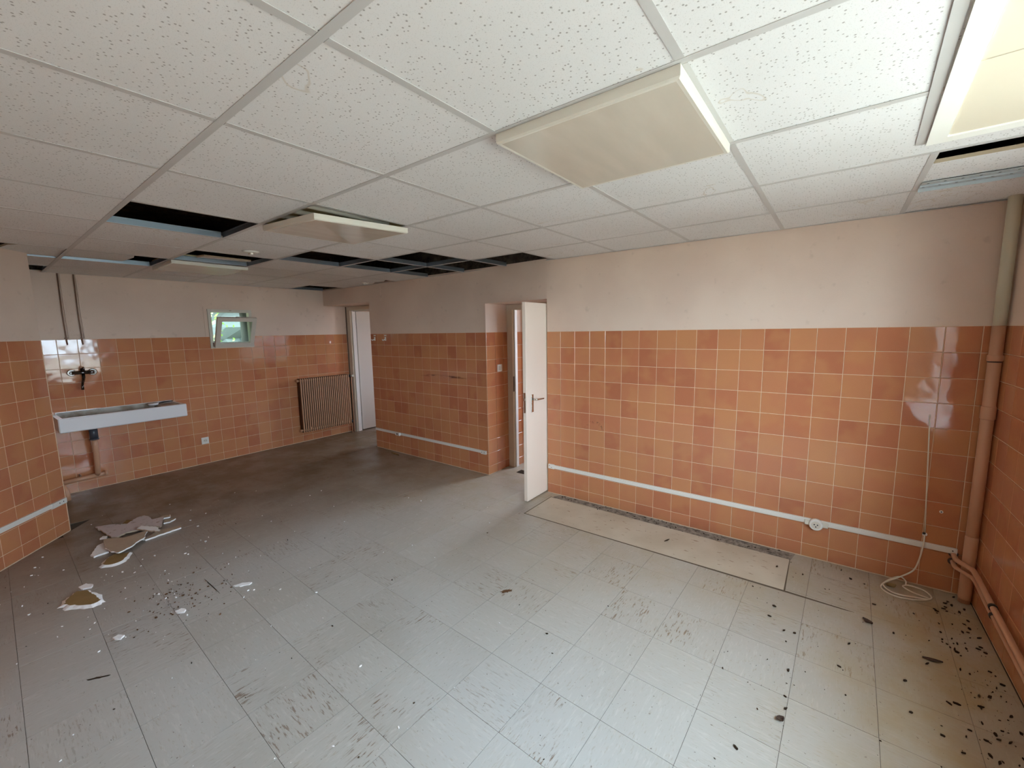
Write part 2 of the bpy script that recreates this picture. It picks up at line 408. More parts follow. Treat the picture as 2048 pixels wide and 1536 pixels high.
def slab(name, o, u, s0, s1, thick, holes=(), z0=-.12, z1=ZTOP, split=Ht, low='grout', up='paint', mb=None, label=None):
    """wall body behind the tile plane, with openings"""
    u = Vector((u[0], u[1], 0)).normalized(); n = u.cross(Z); o = Vector((o[0], o[1], 0))
    ss = sorted(set([s0, s1]+[x for h in holes for x in h[:2] if s0 < x < s1])); zs = sorted(set([z0, z1]+([Hc+.02] if z0 < Hc+.02 < z1 else [])+([split] if z0 < split < z1 else [])+[x for h in holes for x in h[2:] if z0 < x < z1]))
    own = mb is None; mb = mb or MB()
    for i in range(len(ss)-1):
        for j in range(len(zs)-1):
            a, b, c, d = ss[i], ss[i+1], zs[j], zs[j+1]; cs, cz = (a+b)/2, (c+d)/2
            if any(h[0] < cs < h[1] and h[2] < cz < h[3] for h in holes): continue
            mb.obox(o+u*a+Z*c-n*.0025, u*(b-a), Z*(d-c), -n*thick, 2 if cz > Hc+.02 else (0 if cz < split else 1))
    if own: return struct(mb.build(name, [low, up, 'raw']), label, 'wall' if label else None)
    return mb

# far wall (sink, small window, radiator)
LBL = 'pink painted plaster over glazed orange brown tiles'
w_left = slab('wall_left', (XF, 0), (0, 1), -3.6, 2.4, .3, [(-1.462, -.957, 1.474, 1.962)])
tiles(w_left, (XF, 0), (0, 1), -3.13, .46, -2.506, [(-1.462, -.957, 1.474, 1.962)])
# long wall, right part
w_br = slab('wall_back_right', (0, 0), (1, 0), -.105, XR+.4, .7)
tiles(w_br, (0, 0), (1, 0), -.105, XR, -.1054)
# long wall, part between the doors, with the lintels over both recesses
UL = Vector((cos(-.012), sin(-.012), 0)); OL = Vector((-.927, .054, 0))
mb = MB()
slab('', OL, UL, -2.125, 0, .68, mb=mb)
slab('', OL, UL, -3.32, -2.125, .68, z0=2.06, mb=mb)           # over the recess of the far door
mb.obox((-.927, .0565, 1.93), (.822, -.054, 0), (0, .68, 0), (0, 0, Hc+.02-1.93), 1); mb.obox((-.927, .0565, Hc+.02), (.822, -.054, 0), (0, .68, 0), (0, 0, ZTOP-Hc-.02), 2)   # over the recess of the open door
w_bl = struct(mb.build('wall_back_left', ['grout', 'paint', 'raw']))
tiles(w_bl, OL, UL, -2.125, 0, 0)
ur = Vector((.012, 1, 0)).normalized()
tiles(w_bl, (-.9235, .056), ur, .0, .378, .002)
# right wall with the big window that lights the room
whole = [(1.0, 3.75, WIN['z0'], WIN['z1'])]
w_r = slab('wall_right', (XR, 0), (0, -1), -.75, 4.4, .4, whole)
tiles(w_r, (XR, 0), (0, -1), .004, 3.6, .004, whole)
for ya, yb in ((-1.0, WIN['y1']), (-3.75, WIN['y0'])):
    MB().prism([(XR+.002, ya), (XR+.397, ya), (XR+.397, yb), (XR+.30, yb)], WIN['z0'], WIN['z1']).build('splayed_reveal', 'paint', w_r)
# wall behind the camera and the diagonal wall
w_f = slab('wall_front', (0, YFRONT), (-1, 0), -3.3, 2.2, .3, low='tile_plain')
PE = Vector((-3.0141, -3.0281, 0)); UD = Vector((-.7672, .6414, 0)); ND = Vector((.6414, .7672, 0))
mb = MB()
e0 = PE-ND*.0025; e1 = PE-UD*2.0-ND*.0025
poly = [(e0.x, e0.y), (XF-.1, -3.14), (XF-.1, -4.4), (e1.x-.1, -4.4), (e1.x, e1.y)]
mb.prism(poly, -.1, Ht, 0); mb.prism(poly, Ht, Hc+.02, 1); mb.prism(poly, Hc+.02, ZTOP, 2)
w_d = struct(mb.build('wall_diagonal', ['grout', 'paint', 'raw']))
tiles(w_d, PE, UD, -1.7, 0, -.1472)
mb = MB(); mb.obox(e0+Z*.004, -UD*.006, ND*.004, Z*(Ht-.004), 0)
struct(mb.build('trim_1', 'grout'))

# corridor beyond the doors
mb = MB()
slab('', (0, 2.1), (1, 0), -4.6, 1.3, .3, [(a, b, .7, 2.1) for a, b in COR], mb=mb, z1=2.5)
w_c = struct(mb.build('wall_corridor_back', ['tile_plain', 'paint', 'raw']))
struct(MB().box(1.0, 1.3, .72, 2.1, -.1, 2.5, 0).build('wall_corridor_end', 'paint'))
struct(MB().box(-4.24, 1.3, .74, 2.4, 2.42, 2.55, 0).build('ceiling_corridor', 'door_white'))
struct(MB().box(XF-.3, XR+.4, -5.5, 2.4, ZTOP, ZTOP+.15, 0).build('ceiling_slab', 'slab'))

# ------------------------------------------------------------------ floor
YA, FO, PF = -.0369, Vector((.8008, -2.0049)), .3041
fu = Vector((cos(YA), sin(YA))); fv = Vector((-sin(YA), cos(YA)))
floor = struct(MB().box(XF-.3, XR+.4, -5.5, 2.4, -.12, -.003, 0).build('floor', 'sub'))
def project(p):
    v = Vector(p)-Vector(CAM_LOC); z = v.dot(fw)
    if z < .05: return None
    return (1024+FPX*v.dot(rr)/z, 768-FPX*v.dot(uu)/z)
def clip(poly, a, b, c):
    """keep a*x+b*y<=c"""
    out = []
    for i in range(len(poly)):
        p, q = poly[i], poly[(i+1) % len(poly)]; dp, dq = a*p[0]+b*p[1]-c, a*q[0]+b*q[1]-c
        if dp <= 0: out.append(p)
        if dp*dq < 0: t = dp/(dp-dq); out.append((p[0]+t*(q[0]-p[0]), p[1]+t*(q[1]-p[1])))
    return out
def area(p): return .5*sum(p[i][0]*p[(i+1) % len(p)][1]-p[(i+1) % len(p)][0]*p[i][1] for i in range(len(p))) if len(p) > 2 else 0
BACK = [(-.012, -1, 0)]
g = .0008
full = MB(); full.prism([(g, g), (PF-g, g), (PF-g, PF-g), (g, PF-g)], -.002, 0); full_me = full.mesh('floor_tile', 'vinyl')
cand = []
for i in range(-18, 8):
    for j in range(-12, 16):
        c = [FO+fu*(PF*(i+a))+fv*(PF*(j+b)) for a, b in ((0, 0), (1, 0), (1, 1), (0, 1))]
        q = [(p.x, p.y) for p in c]; p = q
        p = clip(p, 1, 0, XR-.004); p = clip(p, -1, 0, -XF-.004)
        m = sum((Vector(k) for k in q), Vector((0, 0)))/4
        if m.x > -.05: p = clip(p, 0, 1, -.004)
        elif m.x < -.98 and m.x > -3.1: p = clip(p, .012, 1, .043)
        elif m.x < -3.1: p = clip(p, 0, 1, 1.9)
        else: p = clip(p, 0, 1, 1.9)
        if m.x > -3.2: p = clip(p, -ND.x, -ND.y, -(ND.dot(PE))-.003)
        else: p = clip(p, 0, -1, 3.12)
        p = clip(p, 0, -1, -YFRONT-.01)
        if area(p) < .002: continue
        pr = [project((*k, 0)) for k in p]; vis = any(k and -30 < k[0] < 2080 and -30 < k[1] < 1570 for k in pr)
        d = (Vector((m.x, m.y, 0))-Vector(CAM_LOC)).length
        cand.append((0 if vis else 1, d, c[0], p, abs(area(p)-PF*PF) < 1e-4))
cand.sort(key=lambda t: (t[0], t[1]))
rest = MB(); RZ = Matrix.Rotation(YA, 4, 'Z')
def inset(p, g):
    m = Vector((0, 0))
    for k in p: m += Vector(k)
    m /= len(p); return [tuple(m+(Vector(k)-m)*(1-g/max(.03, (Vector(k)-m).length))) for k in p]
for n_, (nv, d, o, p, isf) in enumerate(cand):
    if nv == 0 and n_ < 300:
        if isf:
            mt = RZ.copy(); mt.translation = Vector((o.x, o.y, random.uniform(-.0003, .0003))); link_mesh('floor_tile', full_me, floor, mt)
        else:
            MB().prism(inset(p, .001), -.002, 0).build('floor_tile', 'vinyl', floor)
    else: rest.prism(inset(p, .001), -.002, 0)
o = rest.build('floor_tiles_beyond', 'vinyl', floor); o['kind'] = 'stuff'
# footprint of a removed cabinet: clean patch, dirt line round it, bare strip at the wall
MB().prism([(-.005, -.548), (1.957, -.548), (1.962, -.118), (-.005, -.105)], .0006, .0022).build('clean_patch', 'clean', floor)
MB().prism([(.0, -.10), (.35, -.085), (1.0, -.112), (1.97, -.112), (1.99, -.006), (.05, -.006)], .0006, .0018).build('bare_screed_strip', 'screed', floor)
MB().prism([(-.014, -.556), (.6, -.557), (1.2, -.560), (2.25, -.566), (2.3, -.560), (1.97, -.548), (-.014, -.548)], .0006, .0016).build('dirt_line', 'dirt_line', floor)
MB().box(-.014, -.005, -.557, -.09, .0006, .0016).build('dirt_line', 'dirt_line', floor)
MB().box(1.957, 1.966, -.557, -.10, .0006, .0016).build('dirt_line', 'dirt_line', floor)

# ------------------------------------------------------------------ suspended ceiling
CY, CO = -.018, Vector((1.1353, -2.9293))
cu = Vector((cos(CY), sin(CY))); cv = Vector((-sin(CY), cos(CY)))
def CN(a, b): return CO+cu*(.6*a)+cv*(.6*b)
ceiling = struct(thing('ceiling', 'suspended ceiling grid of white mineral boards', 'ceiling', (0, 0, 0))); ceiling['kind'] = 'structure'
HOLES = {(-4, 0), (-6, 1), (-5, 2), (-5, 3), (-4, 3), (-4, 4), (-3, 4), (-5, 4), (-9, 4), (-9, -1)}
LIGHTS = {(0, 1), (-3, 1), (-7, 1)}
SPECIAL = {(-7, 0), (-7, -1), (2, 0), (2, 1), (2, 2), (2, 3), (2, 4), (-7, 4)}
def room_clip(p, e=.006):
    p = clip(p, 1, 0, XR-e); p = clip(p, -1, 0, -XF-e)
    m = sum(k[0] for k in p)/max(1, len(p))
    if m > -.3: p = clip(p, 0, 1, -e)
    else: p = clip(p, .012, 1, .043-e) if m > -1.2 else clip(p, .012, 1, .043-e)
    p = clip(p, 0, -1, -YFRONT-e)
    return p
def cellpoly(a, b, a1=None, b1=None, g=.004):
    a1 = a+1 if a1 is None else a1; b1 = b+1 if b1 is None else b1; k = g/.6
    return [tuple(CN(x, y)) for x, y in ((a+k, b+k), (a1-k, b+k), (a1-k, b1-k), (a+k, b1-k))]
ZB = Hc+.0015
fullc = MB(); fullc.prism([(.004, .004), (.596, .004), (.596, .596), (.004, .596)], ZB, ZB+.015, 0, 1); fullc_me = fullc.mesh('ceiling_tile', ['board', 'board_edge'])
def inpier(m):
    if m.x > -3.01: return ND.dot(Vector((m.x, m.y, 0))-PE) < -.15
    return m.y < -3.35
RC = Matrix.Rotation(CY, 4, 'Z')
for a in range(-9, 3):
    for b in range(-4, 5):
        m = CN(a+.5, b+.5)
        if (a, b) in HOLES | LIGHTS | SPECIAL or inpier(m): continue
        q = cellpoly(a, b); p = room_clip(q)
        if area(p) < .004: continue
        if abs(area(p)-.592*.592) < 1e-5:
            mt = RC.copy(); c = CN(a, b); mt.translation = Vector((c.x, c.y, random.uniform(0, .0015))); link_mesh('ceiling_tile', fullc_me, ceiling, mt)
        else: MB().prism(p, ZB, ZB+.015, 0, 1).build('ceiling_tile', ['board', 'board_edge'], ceiling)
def piece(pts, dz=0.0, dz2=None):
    mb = MB(); p = room_clip([tuple(CN(*q)) for q in pts]); mb.prism(p, ZB+dz, ZB+dz+.015, 0, 1)
    return mb.build('ceiling_tile', ['board', 'board_edge'], ceiling)
piece([(-6.99, .01), (-6.01, .01), (-6.01, .62), (-6.5, .70), (-6.99, .66)], .022)          # half pushed up
piece([(-6.99, -.60), (-6.3, -.48), (-6.02, -.3), (-6.02, -.01), (-6.99, -.01)], .012)
piece([(-6.99, 4.01), (-6.01, 4.01), (-6.01, 4.62), (-6.25, 4.74), (-6.5, 4.70), (-6.99, 4.93)])
piece([(-5.95, 1.30), (-5.86, 1.97), (-5.80, 1.97), (-5.78, 1.34)], .03)
# right column beside the big lamp: short boards slid towards the wall
piece([(1.98, 2.79), (2.9, 2.79), (2.9, 2.99), (1.98, 2.99)])
piece([(2.02, 3.27), (2.9, 3.27), (2.9, 4.03), (2.02, 4.03)])
piece([(2.02, 4.03), (2.9, 4.03), (2.9, 4.93), (2.02, 4.93)], .003)
# T profiles: white flange below, galvanised web above
def tee(name, p, q, dz=0.0, wd=.024):
    p, q = Vector(p), Vector(q); d = q-p; L = d.length
    if L < .03: return
    d /= L; nrm = Vector((-d.y, d.x)); o3 = lambda w, z: Vector((*(p+nrm*w), z))
    mb = MB(); mb.obox(o3(-wd/2, Hc+dz), Vector((*d, 0))*L, Vector((*nrm, 0))*wd, Z*.0014, 0)
    mb.obox(o3(-.002, Hc+.0014+dz), Vector((*d, 0))*L, Vector((*nrm, 0))*.004, Z*.036, 1)
    mb.obox(o3(-.005, Hc+.034+dz), Vector((*d, 0))*L, Vector((*nrm, 0))*.010, Z*.006, 1)
    return mb.build(name, ['white_metal', 'galv'], ceiling)
def seg_clip(p, q, e=.008):
    """trim a segment to the room and to the outside of the diagonal wall"""
    n = 240; keep = []
    for i in range(n+1):
        t = i/n; x = p+(q-p)*t
        back = (-e if x.x > -.3 else .043-e-.012*x.x)
        ok = XF+e < x.x < XR-e and YFRONT+e < x.y < back and not (ND.dot(Vector((x.x, x.y, 0))-PE) < e if x.x > -3.0141 else x.y < -3.1)
        if ok: keep.append(t)
    if not keep: return None
    return p+(q-p)*min(keep), p+(q-p)*max(keep)
for b in range(-4, 5):                    # main runners, along the long wall
    r_ = seg_clip(CN(-9.2, b), CN(3.0, b))
    if r_:
        p, q = r_
        if b in (1, 2): q = CN(1.92, b)
        tee('main_runner', p, q)
for a in range(-9, 3):                    # cross tees between the runners
    for b in range(-5, 5):
        if a == 2 and b in (0, 1, 2): continue
        r_ = seg_clip(CN(a, b+.022), CN(a, b+.978))
        if r_ and not inpier(CN(a, b+.5)): tee('cross_tee', *r_)
tee('cross_tee', (2.222, -2.75), (2.3065, -1.285), -.002, .026)     # skewed one beside the big lamp
nL0 = Vector((UL.y, -UL.x, 0))
# wall angle along the long wall
mb = MB(); mb.box(-.1, XR-.01, -.022, -.004, Hc-.0012, Hc, 0); mb.box(-.1, XR-.01, -.006, -.004, Hc, Hc+.02, 0)
mb.obox(OL+UL*-3.30+nL0*.004+Z*(Hc-.0012), UL*3.28, nL0*.018, Z*.0012)
struct(mb.build('trim_2', 'white_metal'))
# perforated galvanised channel lying below the boards
ch = thing('perforated_channel', 'perforated galvanised steel channel lying across the ceiling beside the wall pipe', 'metal channel', (2.6, -.65, Hc-.012))
mb = MB(); mb.box(2.386, 2.845, -.715, -.60, Hc-.006, Hc-.004, 0); mb.box(2.386, 2.845, -.665, -.662, Hc-.012, Hc-.006, 0)
mb.box(2.386, 2.845, -.602, -.60, Hc-.02, Hc-.004, 0); mb.build('channel', 'galv_matte', ch)
for i in range(8): MB().cyl((2.41+i*.056, -.69, Hc-.0066), (2.41+i*.056, -.69, Hc-.006), .005, seg=8).build('hole', 'black', ch)
for i in range(8): MB().cyl((2.40+i*.056, -.632, Hc-.0066), (2.40+i*.056, -.632, Hc-.006), .005, seg=8).build('hole', 'black', ch)

# ------------------------------------------------------------------ ceiling lamps
def lamp(cell, label, drop, zh=.032, group=None):
    """drop: how far below the grid each corner of the cover top hangs: (a,b),(a+1,b),(a+1,b+1),(a,b+1)"""
    a, b = cell; c = CN(a+.5, b+.5)
    t = thing('ceiling_lamp', label, 'ceiling lamp', (c.x, c.y, Hc))
    q = [CN(a+x, b+y) for x, y in ((.012, .012), (.988, .012), (.988, .988), (.012, .988))]
    hs = MB()
    q1 = [(k.x, k.y) for k in q]; hs.prism(q1, Hc+.052, Hc+.055)
    for i in range(4):
        p, r = q[i], q[(i+1) % 4]; d = (r-p).normalized(); n = Vector((-d.y, d.x))
        hs.obox((p.x, p.y, Hc+.004), Vector((*(r-p), 0)), Vector((*n, 0))*.004, Z*.05)
    hs.build('housing', 'lamp_cream', t)
    tb = MB()
    for k in (.25, .5, .75):
        p, r = CN(a+k, b+.06), CN(a+k, b+.94); tb.cyl((p.x, p.y, Hc+.03), (r.x, r.y, Hc+.03), .013, seg=10)
    tb.build('tube', 'opal_edge', t)
    # cover: open tray with thick rounded rim
    q = [CN(a+x, b+y) for x, y in ((.004, .004), (.996, .004), (.996, .996), (.004, .996))]
    top = [Vector((k.x, k.y, Hc-.001-d)) for k, d in zip(q, drop)]
    bot = [v-Z*zh for v in top]; ce = sum(bot, Vector())/4
    ins = lambda v, m: v+Vector(((ce-v).x, (ce-v).y, 0)).normalized()*m
    rings = [top, [v+Z*.005 for v in bot], [ins(v, .006) for v in bot], [ins(v, .02)+Z*.0006 for v in bot]]
    mb = MB(); V = [v for r in rings for v in r]
    F = []; 
    for k in range(3):
        for i in range(4): F.append((4*k+i, 4*(k+1)+i, 4*(k+1)+(i+1) % 4, 4*k+(i+1) % 4))
    mb.add(V, F[:4], 1); mb.add(V, F[4:], 1); mb.add(V, [(15, 14, 13, 12)], 0)
    inn = [ins(v, .006) for v in top]+[ins(v, .008)+Z*.004 for v in bot]
    mb.add(inn, [(0, 1, 5, 4), (1, 2, 6, 5), (2, 3, 7, 6), (3, 0, 4, 7), (4, 5, 6, 7)], 1)
    mb.add(top+inn[:4], [(0, 4, 5, 1), (1, 5, 6, 2), (2, 6, 7, 3), (3, 7, 4, 0)][::1], 1)
    mb.build('cover', ['opal', 'opal_edge'], t)
    return t
lamp((0, 1), 'square ceiling lamp with a flush cream cover, next boards all in place', (.0, .0, .0, .0))
lamp((-3, 1), 'square ceiling lamp whose cream cover hangs loose at one corner', (.008, .040, .012, .002))
lamp((-7, 1), 'square ceiling lamp beside an open ceiling gap near the sink wall', (.004, .004, .006, .006), .028)
t = thing('ceiling_lamp', 'long ceiling lamp with bright white rim beside the perforated channel', 'ceiling lamp', (2.55, -1.85, Hc))
ly = Vector((.0535, .9986, 0)); lx = Vector((.9986, -.0535, 0)); LO = Vector((2.322, -1.285, 0))
def lq(s0, s1, t0, t1): return [tuple((LO+lx*s-ly*v)[:2]) for s, v in ((s0, t0), (s1, t0), (s1, t1), (s0, t1))]
mb = MB()
for r in ((0, .05, 0, 1.2), (.05, .505, 0, .055), (.05, .44, 1.145, 1.2)): mb.prism(lq(*r), Hc-.009, Hc+.03)
mb.build('rim', 'lamp_rim', t)
for v0 in (.057, .60): MB().prism(lq(.052, .475, v0, v0+.537), Hc-.004, Hc+.004).build('panel', 'lamp_panel', t)
MB().prism(lq(.052, .475, .0, 1.2), Hc+.032, Hc+.07).build('housing', 'white_metal', t)
# ceiling rose
t = thing('ceiling_rose', 'small round white ceiling rose with broken bracket', 'ceiling rose', (-1.615, -1.975, Hc))
mb = MB(); mb.cyl((-1.615, -1.975, Hc-.012), (-1.615, -1.975, Hc+.0005), .045, .062, 20); mb.build('base', 'white_plastic', t)
mb = MB(); mb.rbox(-1.64, -1.59, -1.985, -1.965, Hc-.026, Hc-.009, .003); mb.build('bracket', 'white_plastic', t)
t = thing('ceiling_rose', 'white ceiling rose with broken bracket by the back wall corner', 'ceiling rose', (-2.85, -.06, Hc))
mb = MB(); mb.cyl((-2.85, -.09, Hc-.008), (-2.85, -.09, Hc+.0005), .03, .045, 16); mb.build('base', 'white_plastic', t)
mb = MB(); mb.rbox(-2.88, -2.82, -.1, -.08, Hc-.02, Hc-.008, .003); mb.build('bracket', 'white_plastic', t)

# ------------------------------------------------------------------ windows
# small hopper window in the far wall
w = struct(thing('window_1', 'small white hopper window tilted open above the tiles', 'window', (XF, -1.21, 1.474)))
mb = MB(); y0, y1, z0, z1 = -1.464, -.955, 1.472, 1.966
mb.box(-4.30, -4.225, y0, y0+.036, z0, z1); mb.box(-4.30, -4.225, y1-.036, y1, z0, z1); mb.box(-4.30, -4.222, y0+.036, y1-.036, z1-.036, z1); mb.box(-4.30, -4.215, y0+.036, y1-.036, z0, z0+.026)
mb.build('frame', 'frame_old', w)
mb = MB(); mb.box(XF-.002, XF+.004, -1.505, y0-.002, Ht+.002, 1.995); mb.box(XF-.002, XF+.004, y1+.002, -.92, Ht+.002, 1.995); mb.box(XF-.002, XF+.004, y0-.002, y1+.002, z1+.002, 1.995); mb.build('casing', 'paint', w)
mb = MB(); mb.box(-4.543, -4.302, y0+.003, y0+.03, z0+.003, z1-.003); mb.box(-4.543, -4.302, y1-.03, y1-.003, z0+.003, z1-.003); mb.box(-4.543, -4.302, y0+.03, y1-.03, z1-.03, z1-.005); mb.box(-4.543, -4.302, y0+.03, y1-.03, z0+.004, z0+.02); mb.build('outer_lining', 'old_board', w)
# sash leaning inwards
B0 = Vector((-4.212, -1.435, 1.497)); sv = Vector((.178, 0, .369)); su = Vector((0, .452, 0)); sn = Vector((.369, 0, -.178)).normalized()*.04
sl = sv.length; svn = sv/sl
mb = MB(); mb.obox(B0, su, svn*.055, sn); mb.obox(B0+svn*(sl-.05), su, svn*.05, sn)
mb.obox(B0+svn*.055, Vector((0, .052, 0)), svn*(sl-.105), sn); mb.obox(B0+svn*.055+Vector((0, .40, 0)), Vector((0, .052, 0)), svn*(sl-.105), sn)
sash = mb.build('sash', 'frame_old', w)
MB().obox(B0+svn*.053+sn*.4+Vector((0, .05, 0)), Vector((0, .352, 0)), svn*(sl-.1), sn*.1).build('pane', 'glass', sash)
tp = B0+sv+sn*.5+Vector((0, .226, 0))
MB().rbox(tp.x-.01, tp.x+.012, tp.y-.02, tp.y+.02, tp.z-.004, tp.z+.012, .003).build('latch', 'steel', sash)
for yy in (-1.437, -.985): MB().box(-4.214, -4.196, yy-.006, yy+.012, 1.49, 1.545).build('hinge', 'brown_edge', w)
MB().rbox(-4.232, -4.212, -1.222, -1.198, 1.945, 1.956, .002).build('catch', 'steel', w)
# big window right of the camera
w = struct(thing('window_2', 'wide white window in the right wall', 'window', (3.1, -2.37, .78)))
a, b, c, d = WIN['y0'], WIN['y1'], WIN['z0'], WIN['z1']
mb = MB()
for (p, q, r, s_) in ((a, b, c, c+.05), (a, b, d-.05, d), (a, a+.05, c+.05, d-.05), (b-.05, b, c+.05, d-.05), ((a+b)/2-.035, (a+b)/2+.035, c+.05, d-.05), (a+.05, (a+b)/2-.035, 1.19, 1.25), ((a+b)/2+.035, b-.05, 1.19, 1.25)):
    mb.box(3.09, 3.15, p, q, r, s_)
mb.build('frame', 'frame_white', w)
for (p, q) in ((a+.05, (a+b)/2-.035), ((a+b)/2+.035, b-.05)):
    for (r, s_) in ((c+.05, 1.19), (1.25, d-.05)): MB().box(3.118, 3.122, p, q, r, s_).build('pane', 'glass', w)
MB().rbox(2.83, 3.09, a-.02, b-.002, c-.03, c+.002, .004).build('sill', 'frame_white', w)

# ------------------------------------------------------------------ doors
# far door (in the recess next to the radiator), leaf opened into the corridor
D = struct(thing('door_1', 'open white door in the recess beside the radiator', 'door', (-3.65, .5, 0)))
mb = MB(); mb.box(-4.2445, -4.135, .47, .56, 0, 2.055); mb.box(-3.165, -3.055, .47, .56, 0, 2.055); mb.box(-4.135, -3.165, .47, .56, 1.995, 2.055)
fr = mb.build('frame', 'frame_paint', D)
mb = MB(); mb.box(-4.137, -4.122, .50, .56, 0, 1.995); mb.box(-4.122, -3.165, .52, .56, 1.98, 1.995); mb.build('stop', 'frame_white', fr)
mb = MB(); mb.box(-4.2435, -4.228, .462, .47, 0, 2.055); mb.build('seal', 'brown_edge', fr)
mb = MB(); mb.rbox(-4.178, -4.138, .585, 1.40, .012, 1.985, .002); lf = mb.build('leaf', 'door_white', D)
for zz in (.25, 1.7): MB().cyl((-4.150, .572, zz), (-4.150, .572, zz+.09), .008, seg=8).build('hinge', 'steel', D)
# nearer door: leaf stands out into the room
D = struct(thing('door_2', 'cream flush door standing open into the room', 'door', (-.5, .45, 0)))
mb = MB(); mb.box(-.948, -.845, .432, .51, 0, 1.928); mb.box(-.1065, -.02, .45, .51, 0, 1.928); mb.box(-.845, -.11, .432, .51, 1.868, 1.928)
fr = mb.build('frame', 'frame_paint', D)
mb = MB(); mb.box(-.845, -.83, .465, .51, 0, 1.868); mb.build('stop', 'frame_white', fr)
mb = MB(); mb.box(-.8452, -.8435, .436, .46, .92, 1.10); mb.build('strike_plate', 'brown_edge', fr)
mb = MB(); mb.rbox(-.155, -.117, -.345, .425, .013, 1.888, .002); leaf = mb.build('leaf', 'door_paint', D)
hd = MB(); hd.rbox(-.1175, -.111, -.268, -.232, .865, 1.035, .003); hd = hd.build('handle_plate', 'steel', D)
MB().tube([(-.113, -.25, .99), (-.075, -.25, .99), (-.066, -.243, .99), (-.064, -.225, .989), (-.064, -.13, .984)], [.009, .009, .009, .008, .006], 10).build('lever', 'steel', hd)
MB().rbox(-.161, -.1548, -.268, -.232, .865, 1.035, .003).build('handle_plate', 'steel', D)
MB().tube([(-.158, -.25, .99), (-.197, -.25, .99), (-.206, -.243, .99), (-.208, -.225, .989), (-.208, -.13, .984)], [.009, .009, .009, .008, .006], 10).build('lever', 'steel', D)
MB().box(-.147, -.126, -.3465, -.3445, .87, 1.06).build('lock_face', 'steel', D)
MB().box(-.143, -.13, -.357, -.345, .985, 1.01).build('latch', 'steel', D)
# tiled reveal and white jamb beyond the frame
struct(MB().box(-.99, -.848, .515, .74, -.1, 2.4).build('wall_reveal', 'paint'))
wr = bpy.data.objects['wall_reveal']
tiles(wr, (-.845, .515), (0, 1), .0, .145, 0)
struct(MB().box(-.85, -.82, .665, .70, 0, 2.05).build('trim_3', 'frame_white'))

# ------------------------------------------------------------------ radiator
R = thing('radiator', 'brown painted cast iron column radiator on the tiled wall', 'radiator', (-4.15, -.03, .12))
fin = MB()
def fin_profile():
    zb, zt = .165, .975; w = .0085
    zs = [(zb, .3), (zb+.010, .8), (zb+.028, 1), (zt-.028, 1), (zt-.010, .8), (zt, .3)]
    ring = [(-4.205, -.005), (-4.135, -.005), (-4.118, -w), (-4.104, -w*.8), (-4.096, 0), (-4.104, w*.8), (-4.118, w), (-4.135, .005), (-4.205, .005)]
    n = len(ring); xc = -4.14
    V = [(xc+(x-xc)*(.75+.25*s_), y*(.5+.5*s_), z) for z, s_ in zs for x, y in ring]; F = []
    for i in range(len(zs)-1):
        for k in range(n): F.append((i*n+k, i*n+(k+1) % n, (i+1)*n+(k+1) % n, (i+1)*n+k))
    dk = {0, 7, 8, 6, 1}  # side and back faces of a fin that carry the painted gap shade
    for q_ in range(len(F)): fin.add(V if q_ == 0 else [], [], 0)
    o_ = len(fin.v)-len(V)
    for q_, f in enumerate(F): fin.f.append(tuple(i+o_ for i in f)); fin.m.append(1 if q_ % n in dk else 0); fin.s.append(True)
    fin.add(V[:n], [tuple(range(n))[::-1]]); fin.add(V[-n:], [tuple(range(n))])
fin_profile(); fin_me = fin.mesh('column', ['rad', 'rad_gap_shade'])
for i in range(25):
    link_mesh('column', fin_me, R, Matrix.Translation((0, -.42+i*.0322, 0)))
mb = MB(); mb.cyl((-4.15, -.445, .195), (-4.15, .375, .195), .016); mb.build('header', 'rad', R)
mb = MB(); mb.cyl((-4.15, -.445, .945), (-4.15, .40, .945), .016); mb.build('header', 'rad', R)
MB().cyl((-4.15, -.46, .945), (-4.15, -.44, .945), .02).build('plug', 'rad', R)
MB().cyl((-4.15, -.46, .195), (-4.15, -.44, .195), .02).build('plug', 'rad', R)
mb = MB(); mb.cyl((-4.15, .375, .945), (-4.15, .405, .945), .022, seg=12); v = mb.build('valve', 'black', R)
MB().cyl((-4.125, .42, .945), (-4.07, .42, .945), .02, .017, 14).build('knob', 'old_white', v)
MB().tube([(-4.15, .405, .945), (-4.15, .425, .94), (-4.15, .432, .92), (-4.15, .432, .0)], .008, 8).build('feed_pipe', 'pink_pipe', R)
MB().tube([(-4.15, .375, .195), (-4.15, .392, .19), (-4.15, .398, .17), (-4.15, .398, .0)], .008, 8).build('return_pipe', 'pink_pipe', R)
MB().cyl((-4.15, .398, .165), (-4.15, .398, .21), .018, seg=12).build('lockshield', 'black', R)
for yy in (-.3, .22): MB().box(XF+.0005, -4.12, yy-.01, yy+.01, .20, .23).build('bracket', 'rad', R)

# ------------------------------------------------------------------ trough sink and its pipes
T = thing('trough_sink', 'long white ceramic trough sink hung on the tiled wall', 'sink', (-4.02, -2.42, .715))
x0, x1, y0, y1, z0, z1 = XF+.0005, -3.80, -2.927, -1.905, .717, .860
mb = MB()
mb.rbox(x1-.035, x1, y0, y1, z0, z1, .008)                                        # front apron
mb.box(x0, x1-.034, y0+.001, y0+.036, z0+.01, z1-.004); mb.box(x0, x1-.034, y1-.036, y1-.001, z0+.01, z1-.004)
mb.box(x0, x0+.03, y0+.03, y1-.03, z0+.01, z1+.012)
mb.box(x0+.02, x1-.03, y0+.03, y1-.03, z0+.004, z0+.03)
mb.build('basin', 'ceramic', T)
mb = MB(); mb.box(x0+.03, x1-.036, y0+.037, y1-.2, z0+.0302, z0+.034); mb.box(x0+.03, x0+.034, y0+.037, y1-.2, z0+.034, z1+.008)
